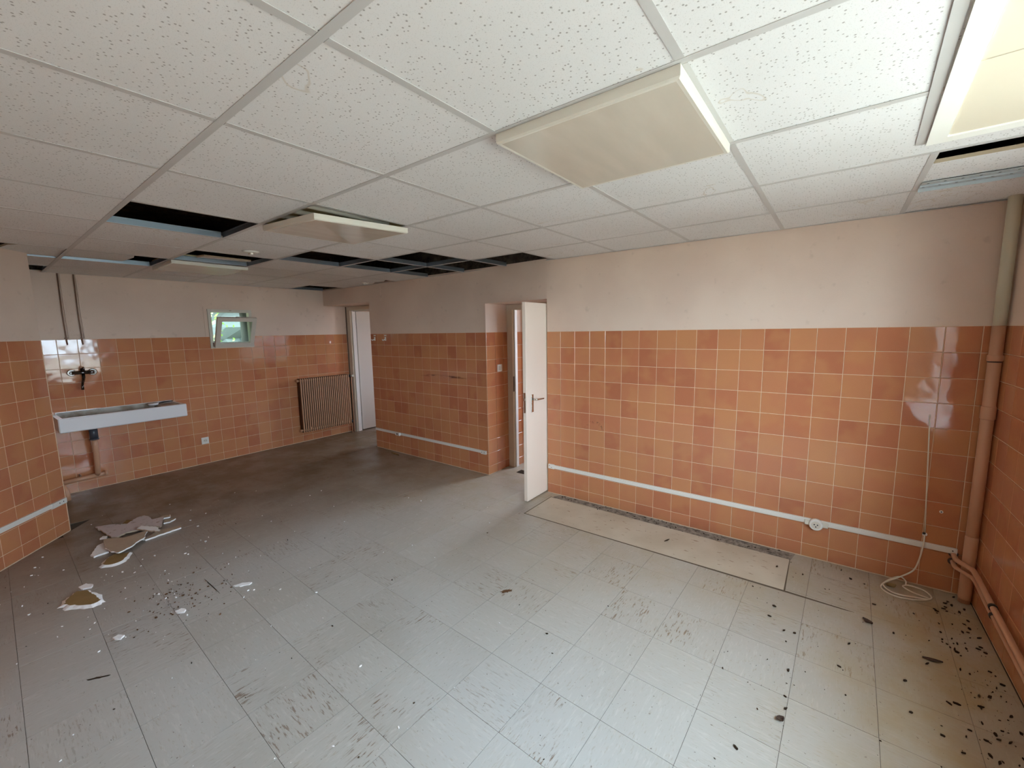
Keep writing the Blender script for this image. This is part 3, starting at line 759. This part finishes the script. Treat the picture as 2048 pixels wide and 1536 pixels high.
mb.box(x0+.03, x1-.036, y1-.2, y1-.037, z0+.03, z1-.012); mb.build('basin_lining', 'basin', T)
for yy in (-2.82, -2.06): MB().box(x0, -3.95, yy-.012, yy+.012, z0-.022, z0+.004).build('bracket', 'black', T)
TX, TY = -4.03, -2.665
mb = MB(); mb.cyl((TX, TY, .70), (TX, TY, .723), .046); mb.cyl((TX, TY, .585), (TX, TY, .70), .034); mb.cyl((TX, TY, .57), (TX, TY, .585), .037); mb.build('trap', 'grey_pvc', T)
wp = thing('waste_pipe', 'pink brown painted waste pipe dropping from the sink to the floor', 'pipe', (TX, TY, 0))
mb = MB(); mb.tube([(TX, TY, .57), (TX-.01, TY, .5), (TX-.04, TY+.002, .35), (-4.12, TY+.003, .205), (-4.15, TY+.003, .165)], .024, 12); mb.build('downpipe', 'pink_pipe', wp)
mb = MB(); mb.tube([(-4.15, -2.59, .165), (-4.15, -2.95, .150)], .024, 12); mb.build('branch', 'pink_pipe', wp)
mb = MB(); mb.cyl((-4.15, -2.605, .166), (-4.15, -2.585, .165), .028); mb.build('end_cap', 'pink_pipe', wp)
mb = MB(); mb.tube([(-4.15, -2.95, .150), (-4.12, -2.958, .148), (-4.06, -2.945, .142), (-4.02, -2.932, .125), (-3.995, -2.925, .09), (-3.99, -2.922, .0)], .024, 12); mb.build('elbow', 'pink_pipe', wp)
for yy in (-2.79,): MB().box(XF-.001, -4.147, yy-.006, yy+.006, .174, .19).build('clip', 'copper', wp)
# wall mixer tap
tp = thing('mixer_tap', 'chrome wall mixer tap with drooping spout above the sink', 'tap', (XF, -2.655, 1.27))
for yy in (-2.735, -2.575):
    MB().cyl((XF, yy, 1.27), (XF+.014, yy, 1.27), .036, .030, 18).build('escutcheon', 'chrome', tp)
    MB().tube([(XF+.012, yy, 1.27), (XF+.04, yy, 1.27), (XF+.05, yy, 1.27)], [.018, .018, .014], 12).build('union', 'chrome', tp)
bd = MB().cyl((XF+.05, -2.74, 1.27), (XF+.05, -2.57, 1.27), .019, seg=14).build('body', 'chrome', tp)
MB().tube([(XF+.05, -2.655, 1.275), (XF+.052, -2.655, 1.315), (XF+.085, -2.655, 1.325), (XF+.13, -2.655, 1.318)], [.02, .017, .010, .006], 10).build('lever', 'chrome', bd)
MB().tube([(XF+.05, -2.655, 1.26), (XF+.055, -2.655, 1.22), (XF+.085, -2.665, 1.19), (XF+.14, -2.68, 1.17), (XF+.17, -2.69, 1.145), (XF+.175, -2.692, 1.10)], [.014, .013, .012, .011, .011, .012], 10).build('spout', 'chrome', bd)
for i, (yy, lb) in enumerate(((-2.735, 'thin water pipe on the sink wall, the one farther from the small window'), (-2.62, 'thin water pipe on the sink wall, the one nearer the small window'))):
    q = thing('water_pipe', lb, 'pipe', (XF+.02, yy, 1.56), 'water supply pipes above the sink')
    MB().tube([(XF-.001, yy+.002, 1.565), (XF+.012, yy+.002, 1.568), (XF+.018, yy, 1.59), (XF+.018, yy-.003, 1.9), (XF+.018, yy+.001, Hc-.002)], .0055, 8).build('pipe', 'copper', q)
    MB().tube([(XF+.001, yy+.019, Ht+.01), (XF+.010, yy+.017, Hc-.002)], .0055, 6).build('sleeve', 'paint', q)
    MB().box(XF-.001, XF+.03, yy-.014, yy+.014, Ht+.01, Ht+.017).build('clip', 'copper', q)
# things left on the sink
q = thing('soap_dish', 'small round white dish lying on the sink rim', 'dish', (-4.12, -2.14, z1-.012))
mb = MB(); mb.tube([(-4.10, -2.135, z1-.012), (-4.10, -2.135, z1-.004), (-4.10, -2.135, z1+.014)], [.035, .045, .05], 18); mb.build('bowl', 'ceramic', q)
MB().cyl((-4.10, -2.135, z1+.0142), (-4.10, -2.135, z1+.015), .042, seg=18).build('inside', 'basin', q)
q = tag(MB().tube([(-4.16, -2.08, z1-.002), (-4.165, -2.02, z1+.004), (-4.17, -1.935, z1+.006)], [.007, .009, .006], 8).build('short_rod', 'black', None, (-4.165, -2.0, z1-.012)), 'short dark rod lying along the back of the sink', 'rod')

# ------------------------------------------------------------------ sockets, trunking, switch, hooks
s_ = thing('wall_socket', 'white square socket set in the sink wall tiles', 'socket', (XF, -1.635, .3))
MB().rbox(XF, XF+.011, -1.675, -1.595, .257, .342, .003).build('plate', 'white_plastic', s_)
MB().cyl((XF+.0112, -1.635, .30), (XF+.012, -1.635, .30), .022, seg=16).build('well', 'old_white', s_)
for dy in (-.01, .01): MB().cyl((XF+.0122, -1.635+dy, .302), (XF+.0126, -1.635+dy, .302), .004, seg=8).build('hole', 'black', s_)
# long wall trunking
t = thing('cable_trunking', 'white cable trunking along the long tiled wall right of the open door', 'trunking', (1.35, 0, .26))
ang = (.272-.280)/2.85
mb = MB(); mb.obox((-.03, 0, .263), (2.815, 0, -.008), (0, -.013, 0), (0, 0, .034)); mb.obox((-.03, -.013, .271), (2.815, 0, -.008), (0, -.0025, 0), (0, 0, .018)); mb.build('channel', 'white_plastic', t)
mb = MB(); mb.rbox(-.09, -.022, -.018, 0, .258, .302, .003); ec = mb.build('end_cap', 'white_plastic', t)
for x, z in ((-.073, .288), (-.05, .272)): MB().cyl((x, -.0182, z), (x, -.0178, z), .004, seg=8).build('hole', 'black', ec)
MB().cyl((2.765, -.0156, .262+.012), (2.765, -.0162, .262+.012), .004, seg=8).build('hole', 'black', t)
k = thing('trunking_socket', 'round white socket fixed on the long trunking', 'socket', (2.096, -.013, .262))
mb = MB(); mb.tube([(2.096, -.0156, .262), (2.096, -.03, .262), (2.096, -.04, .262)], [.042, .041, .036], 22); mb.build('body', 'white_plastic', k)
MB().cyl((2.096, -.0402, .262), (2.096, -.0406, .262), .027, seg=20).build('well', 'old_white', k)
for dx, dz in ((-.009, .004), (.009, .004), (0, -.011)): MB().cyl((2.096+dx, -.0408, .262+dz), (2.096+dx, -.0412, .262+dz), .0045, seg=8).build('hole', 'black', k)
MB().rbox(2.03, 2.165, -.024, -.0156, .248, .286, .003).build('back_box', 'old_white', k)
# trunking between the doors
def onL(s, d=0.0): p = OL+UL*s; n = Vector((UL.y, -UL.x, 0)); return p+n*d
nL = Vector((UL.y, -UL.x, 0))
t = thing('cable_trunking', 'white cable trunking low on the tiled wall between the two doors', 'trunking', tuple(onL(-1.05)+Z*.24))
mb = MB(); mb.obox(onL(-2.115)+Z*.252, UL*2.03-Z*.006, nL*.013, Z*.032); mb.build('channel', 'white_plastic', t)
mb = MB(); mb.obox(onL(-.10)+Z*.238, UL*.075, nL*.018, Z*.04); ec = mb.build('end_cap', 'white_plastic', t)
for s1_ in (-.085, -.05): MB().cyl(onL(s1_, .0181)+Z*.258, onL(s1_, .0186)+Z*.258, .005, seg=8).build('hole', 'black', ec)
k = thing('trunking_socket', 'small white socket on the trunking between the two doors', 'socket', tuple(onL(-1.42, .013)+Z*.26))
k.location = onL(-1.60, .013)+Z*.26; OFF[k.name] = tuple(k.location)
MB().obox(onL(-1.64, .013)+Z*.246, UL*.085, nL*.022, Z*.04).build('body', 'white_plastic', k)
MB().cyl(onL(-1.60, .035)+Z*.265, onL(-1.60, .0355)+Z*.265, .013, seg=12).build('well', 'black', k)
# trunking on the diagonal wall
def onD(s, d=0.0): return PE+UD*s+ND*d
t = thing('cable_trunking', 'white cable trunking along the diagonal wall', 'trunking', tuple(onD(-.9)+Z*.26))
mb = MB(); mb.obox(onD(-1.65)+Z*.275, UL*0+UD*1.50-Z*.010, ND*.013, Z*.036); mb.build('channel', 'white_plastic', t)
mb = MB(); mb.obox(onD(-.16)+Z*.258, UD*.145, ND*.018, Z*.042); ec = mb.build('end_cap', 'white_plastic', t)
for s1_ in (-.09, -.05): MB().cyl(onD(s1_, .0181)+Z*.28, onD(s1_, .0186)+Z*.28, .005, seg=8).build('hole', 'black', ec)
# light switch on the door reveal
pw = Vector((-.9235, .056, 0))+ur*.22; nr = ur.cross(Z)
k = thing('light_switch', 'white light switch on the tiled door reveal', 'switch', tuple(pw+Z*1.21))
MB().obox(pw-ur*.04+Z*1.17, ur*.08, nr*.010, Z*.08).build('plate', 'white_plastic', k)
MB().obox(pw-ur*.012+Z*1.185+nr*.010, ur*.024, nr*.006, Z*.05).build('rocker', 'old_white', k)
# coat hooks
for s1_, lb in ((-2.03, 'white adhesive hook near the far door edge of the tiled wall'), (-1.79, 'second white adhesive hook from the far door')):
    p = onL(s1_); k = thing('wall_hook', lb, 'hook', tuple(p+Z*1.53), 'white hooks on the wall between the doors')
    MB().obox(p-UL*.012+Z*1.525, UL*.026, nL*.004, Z*.05).build('plate', 'white_plastic', k)
    MB().tube([p+Z*1.545+nL*.004, p+Z*1.535+nL*.02-UL*.01, p+Z*1.53+nL*.03-UL*.02, p+Z*1.545+nL*.034-UL*.026], [.007, .007, .006, .005], 8).build('prong', 'white_plastic', k)
    MB().obox(p-UL*.02+Z*1.588, UL*.045, nL*.002, Z*.016).build('label_strip', 'old_white', k)
# blank plate high on the wall
k = thing('cover_plate', 'blank plate painted over high on the wall above the hooks', 'cover plate', tuple(onL(-1.90)+Z*2.05))
MB().obox(onL(-1.98)+Z*2.06, UL*.14, nL*.006, Z*.19).build('plate', 'paint', k)
# drilled plug and hole
k = thing('wall_plug', 'small plastic wall plug in a tile beside the hanging cable', 'wall plug', (2.70, 0, .50))
MB().cyl((2.70, -.0035, .50), (2.70, .0005, .50), .009, seg=10).build('collar', 'white_plastic', k); MB().cyl((2.70, -.0042, .50), (2.70, -.0037, .50), .004, seg=8).build('bore', 'black', k)

# ------------------------------------------------------------------ pipes in the right corner
PX, PY = 2.823, -.075
v = thing('soil_pipe', 'vertical soil pipe in the corner painted pink below and cream above', 'pipe', (PX, PY, 0))
MB().cyl((PX, PY, .001), (PX, PY, Ht), .027, seg=24).build('lower_pipe', 'pink_pipe', v)
MB().cyl((PX, PY, Ht), (PX, PY, ZTOP-.01), .027, seg=24).build('upper_pipe', 'pale_pipe', v)
MB().tube([(PX, PY, 1.10), (PX, PY, 1.105), (PX, PY, 1.17), (PX, PY, 1.175)], [.028, .0315, .0315, .028], 24).build('collar', 'pink_pipe', v)
MB().tube([(PX, PY, .02), (PX, PY, .03), (PX, PY, .40), (PX, PY, .41)], [.0272, .0285, .0285, .0272], 24).build('collar', 'pink_pipe', v)
MB().tube([(PX, PY, 1.425), (PX, PY, 1.43), (PX, PY, 1.455), (PX, PY, 1.46)], [.029, .0315, .0315, .029], 24).build('clamp', 'pink_pipe', v)
MB().box(PX+.028, XR-.0005, PY-.012, PY+.012, 1.43, 1.455).build('bracket', 'pink_pipe', v)
MB().cyl((PX, PY, 1.419), (PX, PY, 1.424), .0285, seg=24).build('gasket', 'black', v)
def run(pts, n=8):
    """smooth polyline (Catmull-Rom)"""
    P_ = [Vector(p) for p in pts]; P_ = [2*P_[0]-P_[1]]+P_+[2*P_[-1]-P_[-2]]; out = []
    for i in range(1, len(P_)-2):
        a, b, c, d = P_[i-1:i+3]
        for k in range(n):
            t = k/n; out.append(.5*((2*b)+(c-a)*t+(2*a-5*b+4*c-d)*t*t+(3*b-a-3*c+d)*t**3))
    out.append(P_[-2]); return out
for zz, r, xo, lb in ((.246, .0135, 0, 'upper pink heating pipe along the right wall'), (.200, .0115, .004, 'lower pink heating pipe along the right wall')):
    q = thing('heating_pipe', lb, 'pipe', (2.82, -.7, zz-.04), 'heating pipes along the right wall')
    MB().tube(run([(2.772, .001, zz+.004), (2.770, -.035, zz+.004), (2.773, -.08, zz+.002), (2.795, -.118, zz), (2.815, -.145, zz-.003), (2.827+xo, -.20, zz-.006), (2.828+xo, -.5, zz-.025), (2.828+xo, -1.4, zz-.06), (2.828+xo, -3.4, zz-.09)], 6), r, 10).build('pipe', 'pink_pipe', q)
    MB().tube([(2.772, -.004, zz+.004), (2.772, -.0005, zz+.004)], [.019, .022], 14).build('rosette', 'brown_edge', q)
    MB().tube([(2.828+xo, -.505, zz-.0255), (2.828+xo, -.525, zz-.0265)], r+.004, 10).build('clip', 'black', q)

# loose white cable
cb = tag(MB().tube(run([(2.64, -.001, .335), (2.638, -.012, .325), (2.636, -.024, .29), (2.632, -.026, .24), (2.622, -.02, .16), (2.60, -.028, .095), (2.53, -.06, .04), (2.465, -.11, .010), (2.447, -.185, .0045), (2.50, -.238, .0045), (2.60, -.218, .0045), (2.675, -.148, .0045), (2.655, -.07, .0045), (2.59, -.05, .0045), (2.555, -.085, .0045), (2.60, -.135, .0045), (2.665, -.165, .006), (2.60, -.200, .010), (2.50, -.215, .010), (2.458, -.14, .010), (2.50, -.055, .02), (2.545, -.024, .035), (2.573, -.030, .02), (2.572, -.055, .0045)], 6), .0042, 8).build('loose_cable', 'cable', None, (2.56, -.12, 0)), 'loose white cable hanging from the wall and coiled on the floor', 'cable')
k = thing('wall_anchor', 'ragged hole with anchor where the white cable leaves the tiles', 'wall anchor', (2.64, 0, .335))
MB().cyl((2.64, -.004, .34), (2.64, .0005, .34), .012, seg=8).build('collar', 'gypsum', k); MB().cyl((2.636, -.0046, .345), (2.636, -.0041, .345), .008, seg=8).build('bore', 'black', k)
mb = MB().tube([(2.604, -.003, 1.09), (2.632, -.003, .50), (2.6395, -.004, .352)], .0035, 6)
tag(mb.build('wall_cable', 'cable', None, (2.62, -.003, .352)), 'thin white cable fixed down a tile joint above the trunking', 'cable')

# ------------------------------------------------------------------ plasterboard rubble
def frag(name, pts, z, th, top, side, label, cat='plaster piece', grow=0.0, tilt=(0, 0)):
    c = Vector((0, 0))
    for p in pts: c += Vector(p)
    c /= len(pts); J = []
    n = len(pts)
    for i in range(n):
        a, b = Vector(pts[i]), Vector(pts[(i+1) % n]); J.append(tuple(a))
        L = (b-a).length; k = int(L/.022)
        for j in range(1, k+1):
            t = j/(k+1); q = a+(b-a)*t; d = (b-a).normalized(); J.append(tuple(q+Vector((-d.y, d.x))*random.uniform(-.005, .005)))
    bot = None
    if grow: bot = [tuple(Vector(p)+(Vector(p)-c).normalized()*grow*random.uniform(.6, 1.3)) for p in J]
    mb = MB().prism(J, 0, th, 0, 1, bot)
    mb.v = [(x, y, z+h+(x-c.x)*tilt[0]+(y-c.y)*tilt[1]) for x, y, h in mb.v]
    zmin = min(v[2] for v in mb.v)
    if zmin < .001: mb.v = [(x, y, h-zmin+.001) for x, y, h in mb.v]
    return tag(mb.build(name, [top, side], None, (c.x, c.y, min(v[2] for v in mb.v))), label, cat)
P1 = [(-2.856,-2.899),(-2.801,-2.801),(-2.694,-2.732),(-2.796,-2.639),(-2.803,-2.583),(-2.687,-2.565),(-2.637,-2.566),(-2.613,-2.489),(-2.429,-2.549),(-2.396,-2.57),(-2.533,-2.643),(-2.466,-2.683),(-2.5,-2.77),(-2.447,-2.834),(-2.488,-2.862)]
P2 = [(-2.457,-2.908),(-2.416,-2.851),(-2.36,-2.802),(-2.361,-2.661),(-2.227,-2.71),(-2.186,-2.758),(-2.118,-2.821),(-2.083,-2.892),(-2.165,-2.924),(-2.28,-2.934)]
frag('plasterboard_piece', [(-2.266,-3.019),(-2.426,-2.954),(-2.452,-2.916),(-2.306,-2.906),(-2.227,-2.923),(-2.215,-3.008)], .001, .012, 'gypsum', 'gypsum', 'white plasterboard piece under the tan piece, next to the diagonal wall')
frag('plasterboard_piece', [(-2.262,-2.716),(-2.349,-2.582),(-2.303,-2.453),(-2.254,-2.463),(-2.231,-2.705)], .001, .012, 'tan', 'gypsum', 'narrow pointed plasterboard strip sticking out of the rubble pile')
frag('plasterboard_piece', [(-2.78,-2.748),(-2.854,-2.695),(-2.802,-2.659),(-2.736,-2.70)], .001, .010, 'brown', 'gypsum', 'small brown plasterboard piece half under the large lilac piece')
frag('plasterboard_piece', [(-2.568,-2.919),(-2.606,-2.896),(-2.584,-2.87),(-2.544,-2.883)], .001, .011, 'gypsum', 'gypsum', 'small white plaster chip under the edge of the large lilac piece')
frag('plasterboard_piece', [(-2.67,-2.532),(-2.688,-2.471),(-2.652,-2.434),(-2.604,-2.45),(-2.614,-2.518)], .001, .012, 'tan', 'gypsum', 'small blunt tan piece behind the large lilac piece')
frag('plasterboard_piece', [(-2.489,-2.524),(-2.564,-2.495),(-2.52,-2.429),(-2.478,-2.482)], .001, .011, 'tan', 'gypsum', 'small triangular tan piece at the far end of the rubble pile')
frag('plasterboard_piece', P1, .014, .011, 'lilac', 'tan', 'largest plasterboard piece, pale lilac painted side up', tilt=(0, 0))
frag('plasterboard_piece', P2, .026, .010, 'tan', 'gypsum', 'tongue shaped tan plasterboard piece lying on top of the rubble')
frag('plasterboard_piece', [(-2.45,-2.71),(-2.486,-2.67),(-2.357,-2.603),(-2.261,-2.6),(-2.224,-2.616)], .037, .010, 'gypsum', 'tan', 'thin white slab lying across the lilac piece')
frag('plasterboard_piece', [(-2.017,-2.991),(-2.103,-2.947),(-2.133,-2.909),(-2.072,-2.832),(-2.015,-2.86),(-1.96,-2.903),(-1.956,-2.952),(-1.993,-2.987)], .001, .012, 'brown', 'gypsum', 'oval brown plasterboard piece with white broken edge beside the rubble pile', grow=.022)
frag('plasterboard_piece', [(-1.582,-3.239),(-1.639,-3.217),(-1.663,-3.203),(-1.705,-3.166),(-1.666,-3.123),(-1.554,-3.104),(-1.455,-3.092),(-1.442,-3.11),(-1.443,-3.141),(-1.502,-3.193)], .001, .013, 'brown', 'gypsum', 'triangular brown plasterboard piece with white crumbled edge lying apart', grow=.026)
frag('plaster_chip', [(-1.775,-3.15),(-1.79,-3.11),(-1.74,-3.085),(-1.70,-3.10),(-1.72,-3.135)], .001, .008, 'gypsum', 'gypsum', 'white plaster chip touching the triangular brown piece', 'plaster chip')
frag('plaster_chip', [(-.95,-2.545),(-.935,-2.495),(-.885,-2.455),(-.875,-2.475),(-.90,-2.52)], .001, .006, 'gypsum', 'gypsum', 'thin white plaster sliver alone in the middle of the floor', 'plaster chip')
frag('plaster_chip', [(-.955,-3.13),(-.96,-3.105),(-.925,-3.085),(-.905,-3.105),(-.93,-3.125)], .001, .008, 'gypsum', 'gypsum', 'white plaster crumb nearest the dark scorched strip', 'plaster chip')
frag('plaster_chip', [(-.945,-2.855),(-.945,-2.825),(-.91,-2.81),(-.89,-2.825),(-.915,-2.85)], .001, .009, 'gypsum', 'gypsum', 'white plaster crumb beside the brown crumbs', 'plaster chip')
# crumbs: uncountable
def crumbs(name, n, fn, mt, label, cat, smin, smax):
    mb = MB()
    for _ in range(n):
        x, y = fn()
        if ND.dot(Vector((x, y, 0))-PE) < .03 or y > -.01 or x > XR-.02: continue
        if -2.9 < x < -1.9 and -3.05 < y < -2.4 or -1.8 < x < -1.4 and -3.28 < y < -3.06 or 2.43 < x < 2.7 and y > -.26: continue
        s = smin+(smax-smin)*random.random()**2.5; a = random.random()*2*pi; k = random.choice((4, 5)); e = random.uniform(.25, .7)
        poly = []
        for i in range(k):
            t = 2*pi*i/k+random.uniform(-.3, .3); r = s*random.uniform(.6, 1.1); px, py = r*cos(t), r*e*sin(t)
            poly.append((x+px*cos(a)-py*sin(a), y+px*sin(a)+py*cos(a)))
        mb.prism(poly, .0008, .0008+min(.006, s*.7))
    o = mb.build(name, mt, None, (mb.v[0][0], mb.v[0][1], 0)); return tag(o, label, cat, None, 'stuff')
def near_debris():
    if random.random() < .6: return random.gauss(-1.75, .75), random.gauss(-2.8, .35)
    return random.uniform(-2.8, .8), random.uniform(-3.5, -.6)
crumbs('plaster_crumbs', 300, near_debris, 'gypsum', 'scattered white plaster crumbs over the floor', 'crumbs', .002, .010)
crumbs('brown_crumbs', 170, lambda: (random.gauss(-1.10, .16), random.gauss(-2.76, .14)), 'brown_crumb', 'patch of fine brown crumbs beside the rubble', 'crumbs', .002, .009)
def right_side():
    if random.random() < .72: return XR-.03-abs(random.gauss(0, .13)), random.uniform(-2.2, -.12)
    return random.uniform(1.7, 2.84), random.uniform(-2.2, -.05)
crumbs('dark_flakes', 420, right_side, 'dark_crumb', 'dark flakes of dirt along the foot of the right wall', 'dirt flakes', .0015, .013)
crumbs('dark_specks', 150, lambda: (random.uniform(-2.5, 2.5), random.uniform(-3.6, -.2)), 'dark_crumb', 'dark specks of dirt scattered over the open floor', 'dirt specks', .002, .007)
crumbs('strip_dirt', 120, lambda: (random.uniform(.05, 1.95), random.uniform(-.11, -.012)), 'dark_crumb', 'dark grit in the bare strip below the long wall', 'dirt', .002, .012)
def leafy(name, x, y, L, w, a, mt, label, cat, h=.006):
    """small curled leaf or chip"""
    n = 7; V = []; F = []
    for i in range(n):
        t = i/(n-1); ww = w*math.sin(pi*min(.97, max(.06, t)))
        for k in (-1, 0, 1):
            px, py = (t-.5)*L, k*ww; V.append((x+px*cos(a)-py*sin(a), y+px*sin(a)+py*cos(a), .0012+h*(abs(k)*.8+abs(t-.5)*1.2)))
    for i in range(n-1):
        for k in range(2): F.append((i*3+k, (i+1)*3+k, (i+1)*3+k+1, i*3+k+1))
    m2 = len(V); V2 = [(p, q, r+.0012) for p, q, r in V]; mb = MB(); mb.add(V, [f[::-1] for f in F], 0, True); mb.add(V2, F, 0, True)
    per = [i*3 for i in range(n)]+[(n-1)*3+1, (n-1)*3+2]+[i*3+2 for i in range(n-2, -1, -1)]+[1]
    mb.add(V+V2, [(per[i], per[(i+1) % len(per)], per[(i+1) % len(per)]+m2, per[i]+m2) for i in range(len(per))])
    zm = min(v[2] for v in mb.v); mb.v = [(p, q, r-zm+.001) for p, q, r in mb.v]
    return tag(mb.build(name, mt, None, (x, y, .001)), label, cat)
leafy('brown_lump', 2.497, -.126, .055, .024, .5, 'brown', 'brown crumpled scrap inside the cable coil', 'scrap', .012)
leafy('dead_leaf', 2.355, -.623, .05, .016, -.6, 'leaf_dead', 'curled dark dead leaf near the cable coil', 'leaf', .010)
leafy('dead_leaf', 2.589, -.792, .075, .012, .15, 'leaf_dead', 'long dark dead leaf nearer the right wall pipes', 'leaf')
leafy('dead_leaf', 2.019, -1.589, .035, .014, .8, 'leaf_dead', 'small dark crumpled leaf out on the open floor', 'leaf', .008)
leafy('bark_chip', 1.18, -.33, .06, .007, 1.2, 'dark_crumb', 'thin black twig on the clean floor patch', 'twig', .004)
leafy('wood_strip', -2.50, -.03, .20, .018, -.15, 'brown', 'curved brown strip lying against the foot of the wall between the doors', 'strip', .010)
for (x, y, L, w_, a, lb) in ((.548, -1.555, .085, .030, .9, 'rust brown splodge of dirt on the open floor near the clean patch'), (-.655, -3.235, .11, .014, .95, 'black scorched strip of dirt on the floor by the brown plasterboard triangle'), (-1.06, -2.625, .34, .007, .0, 'black tar line of dirt along a floor joint beside the brown crumbs')):
    J = []; k = 18
    for i in range(k):
        t = 2*pi*i/k; r = random.uniform(.55, 1.1); px, py = L/2*cos(t)*r, w_/2*sin(t)*r; J.append((x+px*cos(a)-py*sin(a), y+px*sin(a)+py*cos(a)))
    tag(MB().prism(J, .0008, .0022).build('dirt_splodge', 'brown_crumb' if x > 0 else 'dark_crumb', None, (x, y, .0008)), lb, 'dirt')
# dark drain grating behind the open door
k = thing('floor_grating', 'small dark floor grating in the opening behind the door', 'grating', (-.62, .36, 0))
MB().box(-.72, -.56, .30, .40, .0008, .003).build('plate', 'dark_crumb', k)

# ------------------------------------------------------------------ outdoors
struct(MB().box(-60, 60, -60, 60, -.6, -.5).build('ground', 'ground'))
hg = MB(); nY, nZ = 40, 24; V = []
for j in range(nZ+1):
    for i in range(nY+1): V.append((-7.6+random.uniform(-.18, .18), -7+12*i/nY, -.5+5.5*j/nZ))
hg.add(V, [(j*(nY+1)+i, j*(nY+1)+i+1, (j+1)*(nY+1)+i+1, (j+1)*(nY+1)+i) for j in range(nZ) for i in range(nY)])
hg.box(-8.4, -7.8, -7, 5, -.5, 5.0)
tag(hg.build('evergreen_hedge', 'hedge', None, (-8, -1, -.5)), 'tall dark evergreen hedge beyond the small window', 'hedge')
sh = thing('garden_shrub', 'green shrub growing outside the small window', 'shrub', (-6.0, -1.3, -.5))
mb = MB()
for i in range(5): mb.tube([(-6+random.uniform(-.2, .2), -1.3+random.uniform(-.1, .1), -.5), (-6+random.uniform(-.3, .3), -1.3+random.uniform(-.2, .2), 1.0), (-6+random.uniform(-.4, .4), -1.3+random.uniform(-.3, .3), 2.0)], [.03, .02, .008], 6)
mb.build('stem', 'bark', sh)
mb = MB()
for i in range(2600):
    c = Vector((random.gauss(-6, .3), random.gauss(-1.32, .26), random.gauss(1.25, .5)))
    if c.x > -5.0: continue
    d = Vector((random.gauss(0, 1), random.gauss(0, 1), random.gauss(0, .7))).normalized(); e = d.orthogonal().normalized()
    L = random.uniform(.05, .1); mb.add([c, c+d*L*.5+e*L*.28, c+d*L, c+d*L*.5-e*L*.28], [(0, 1, 2, 3)])
o = mb.build('foliage', 'leaf', sh); o['kind'] = 'stuff'
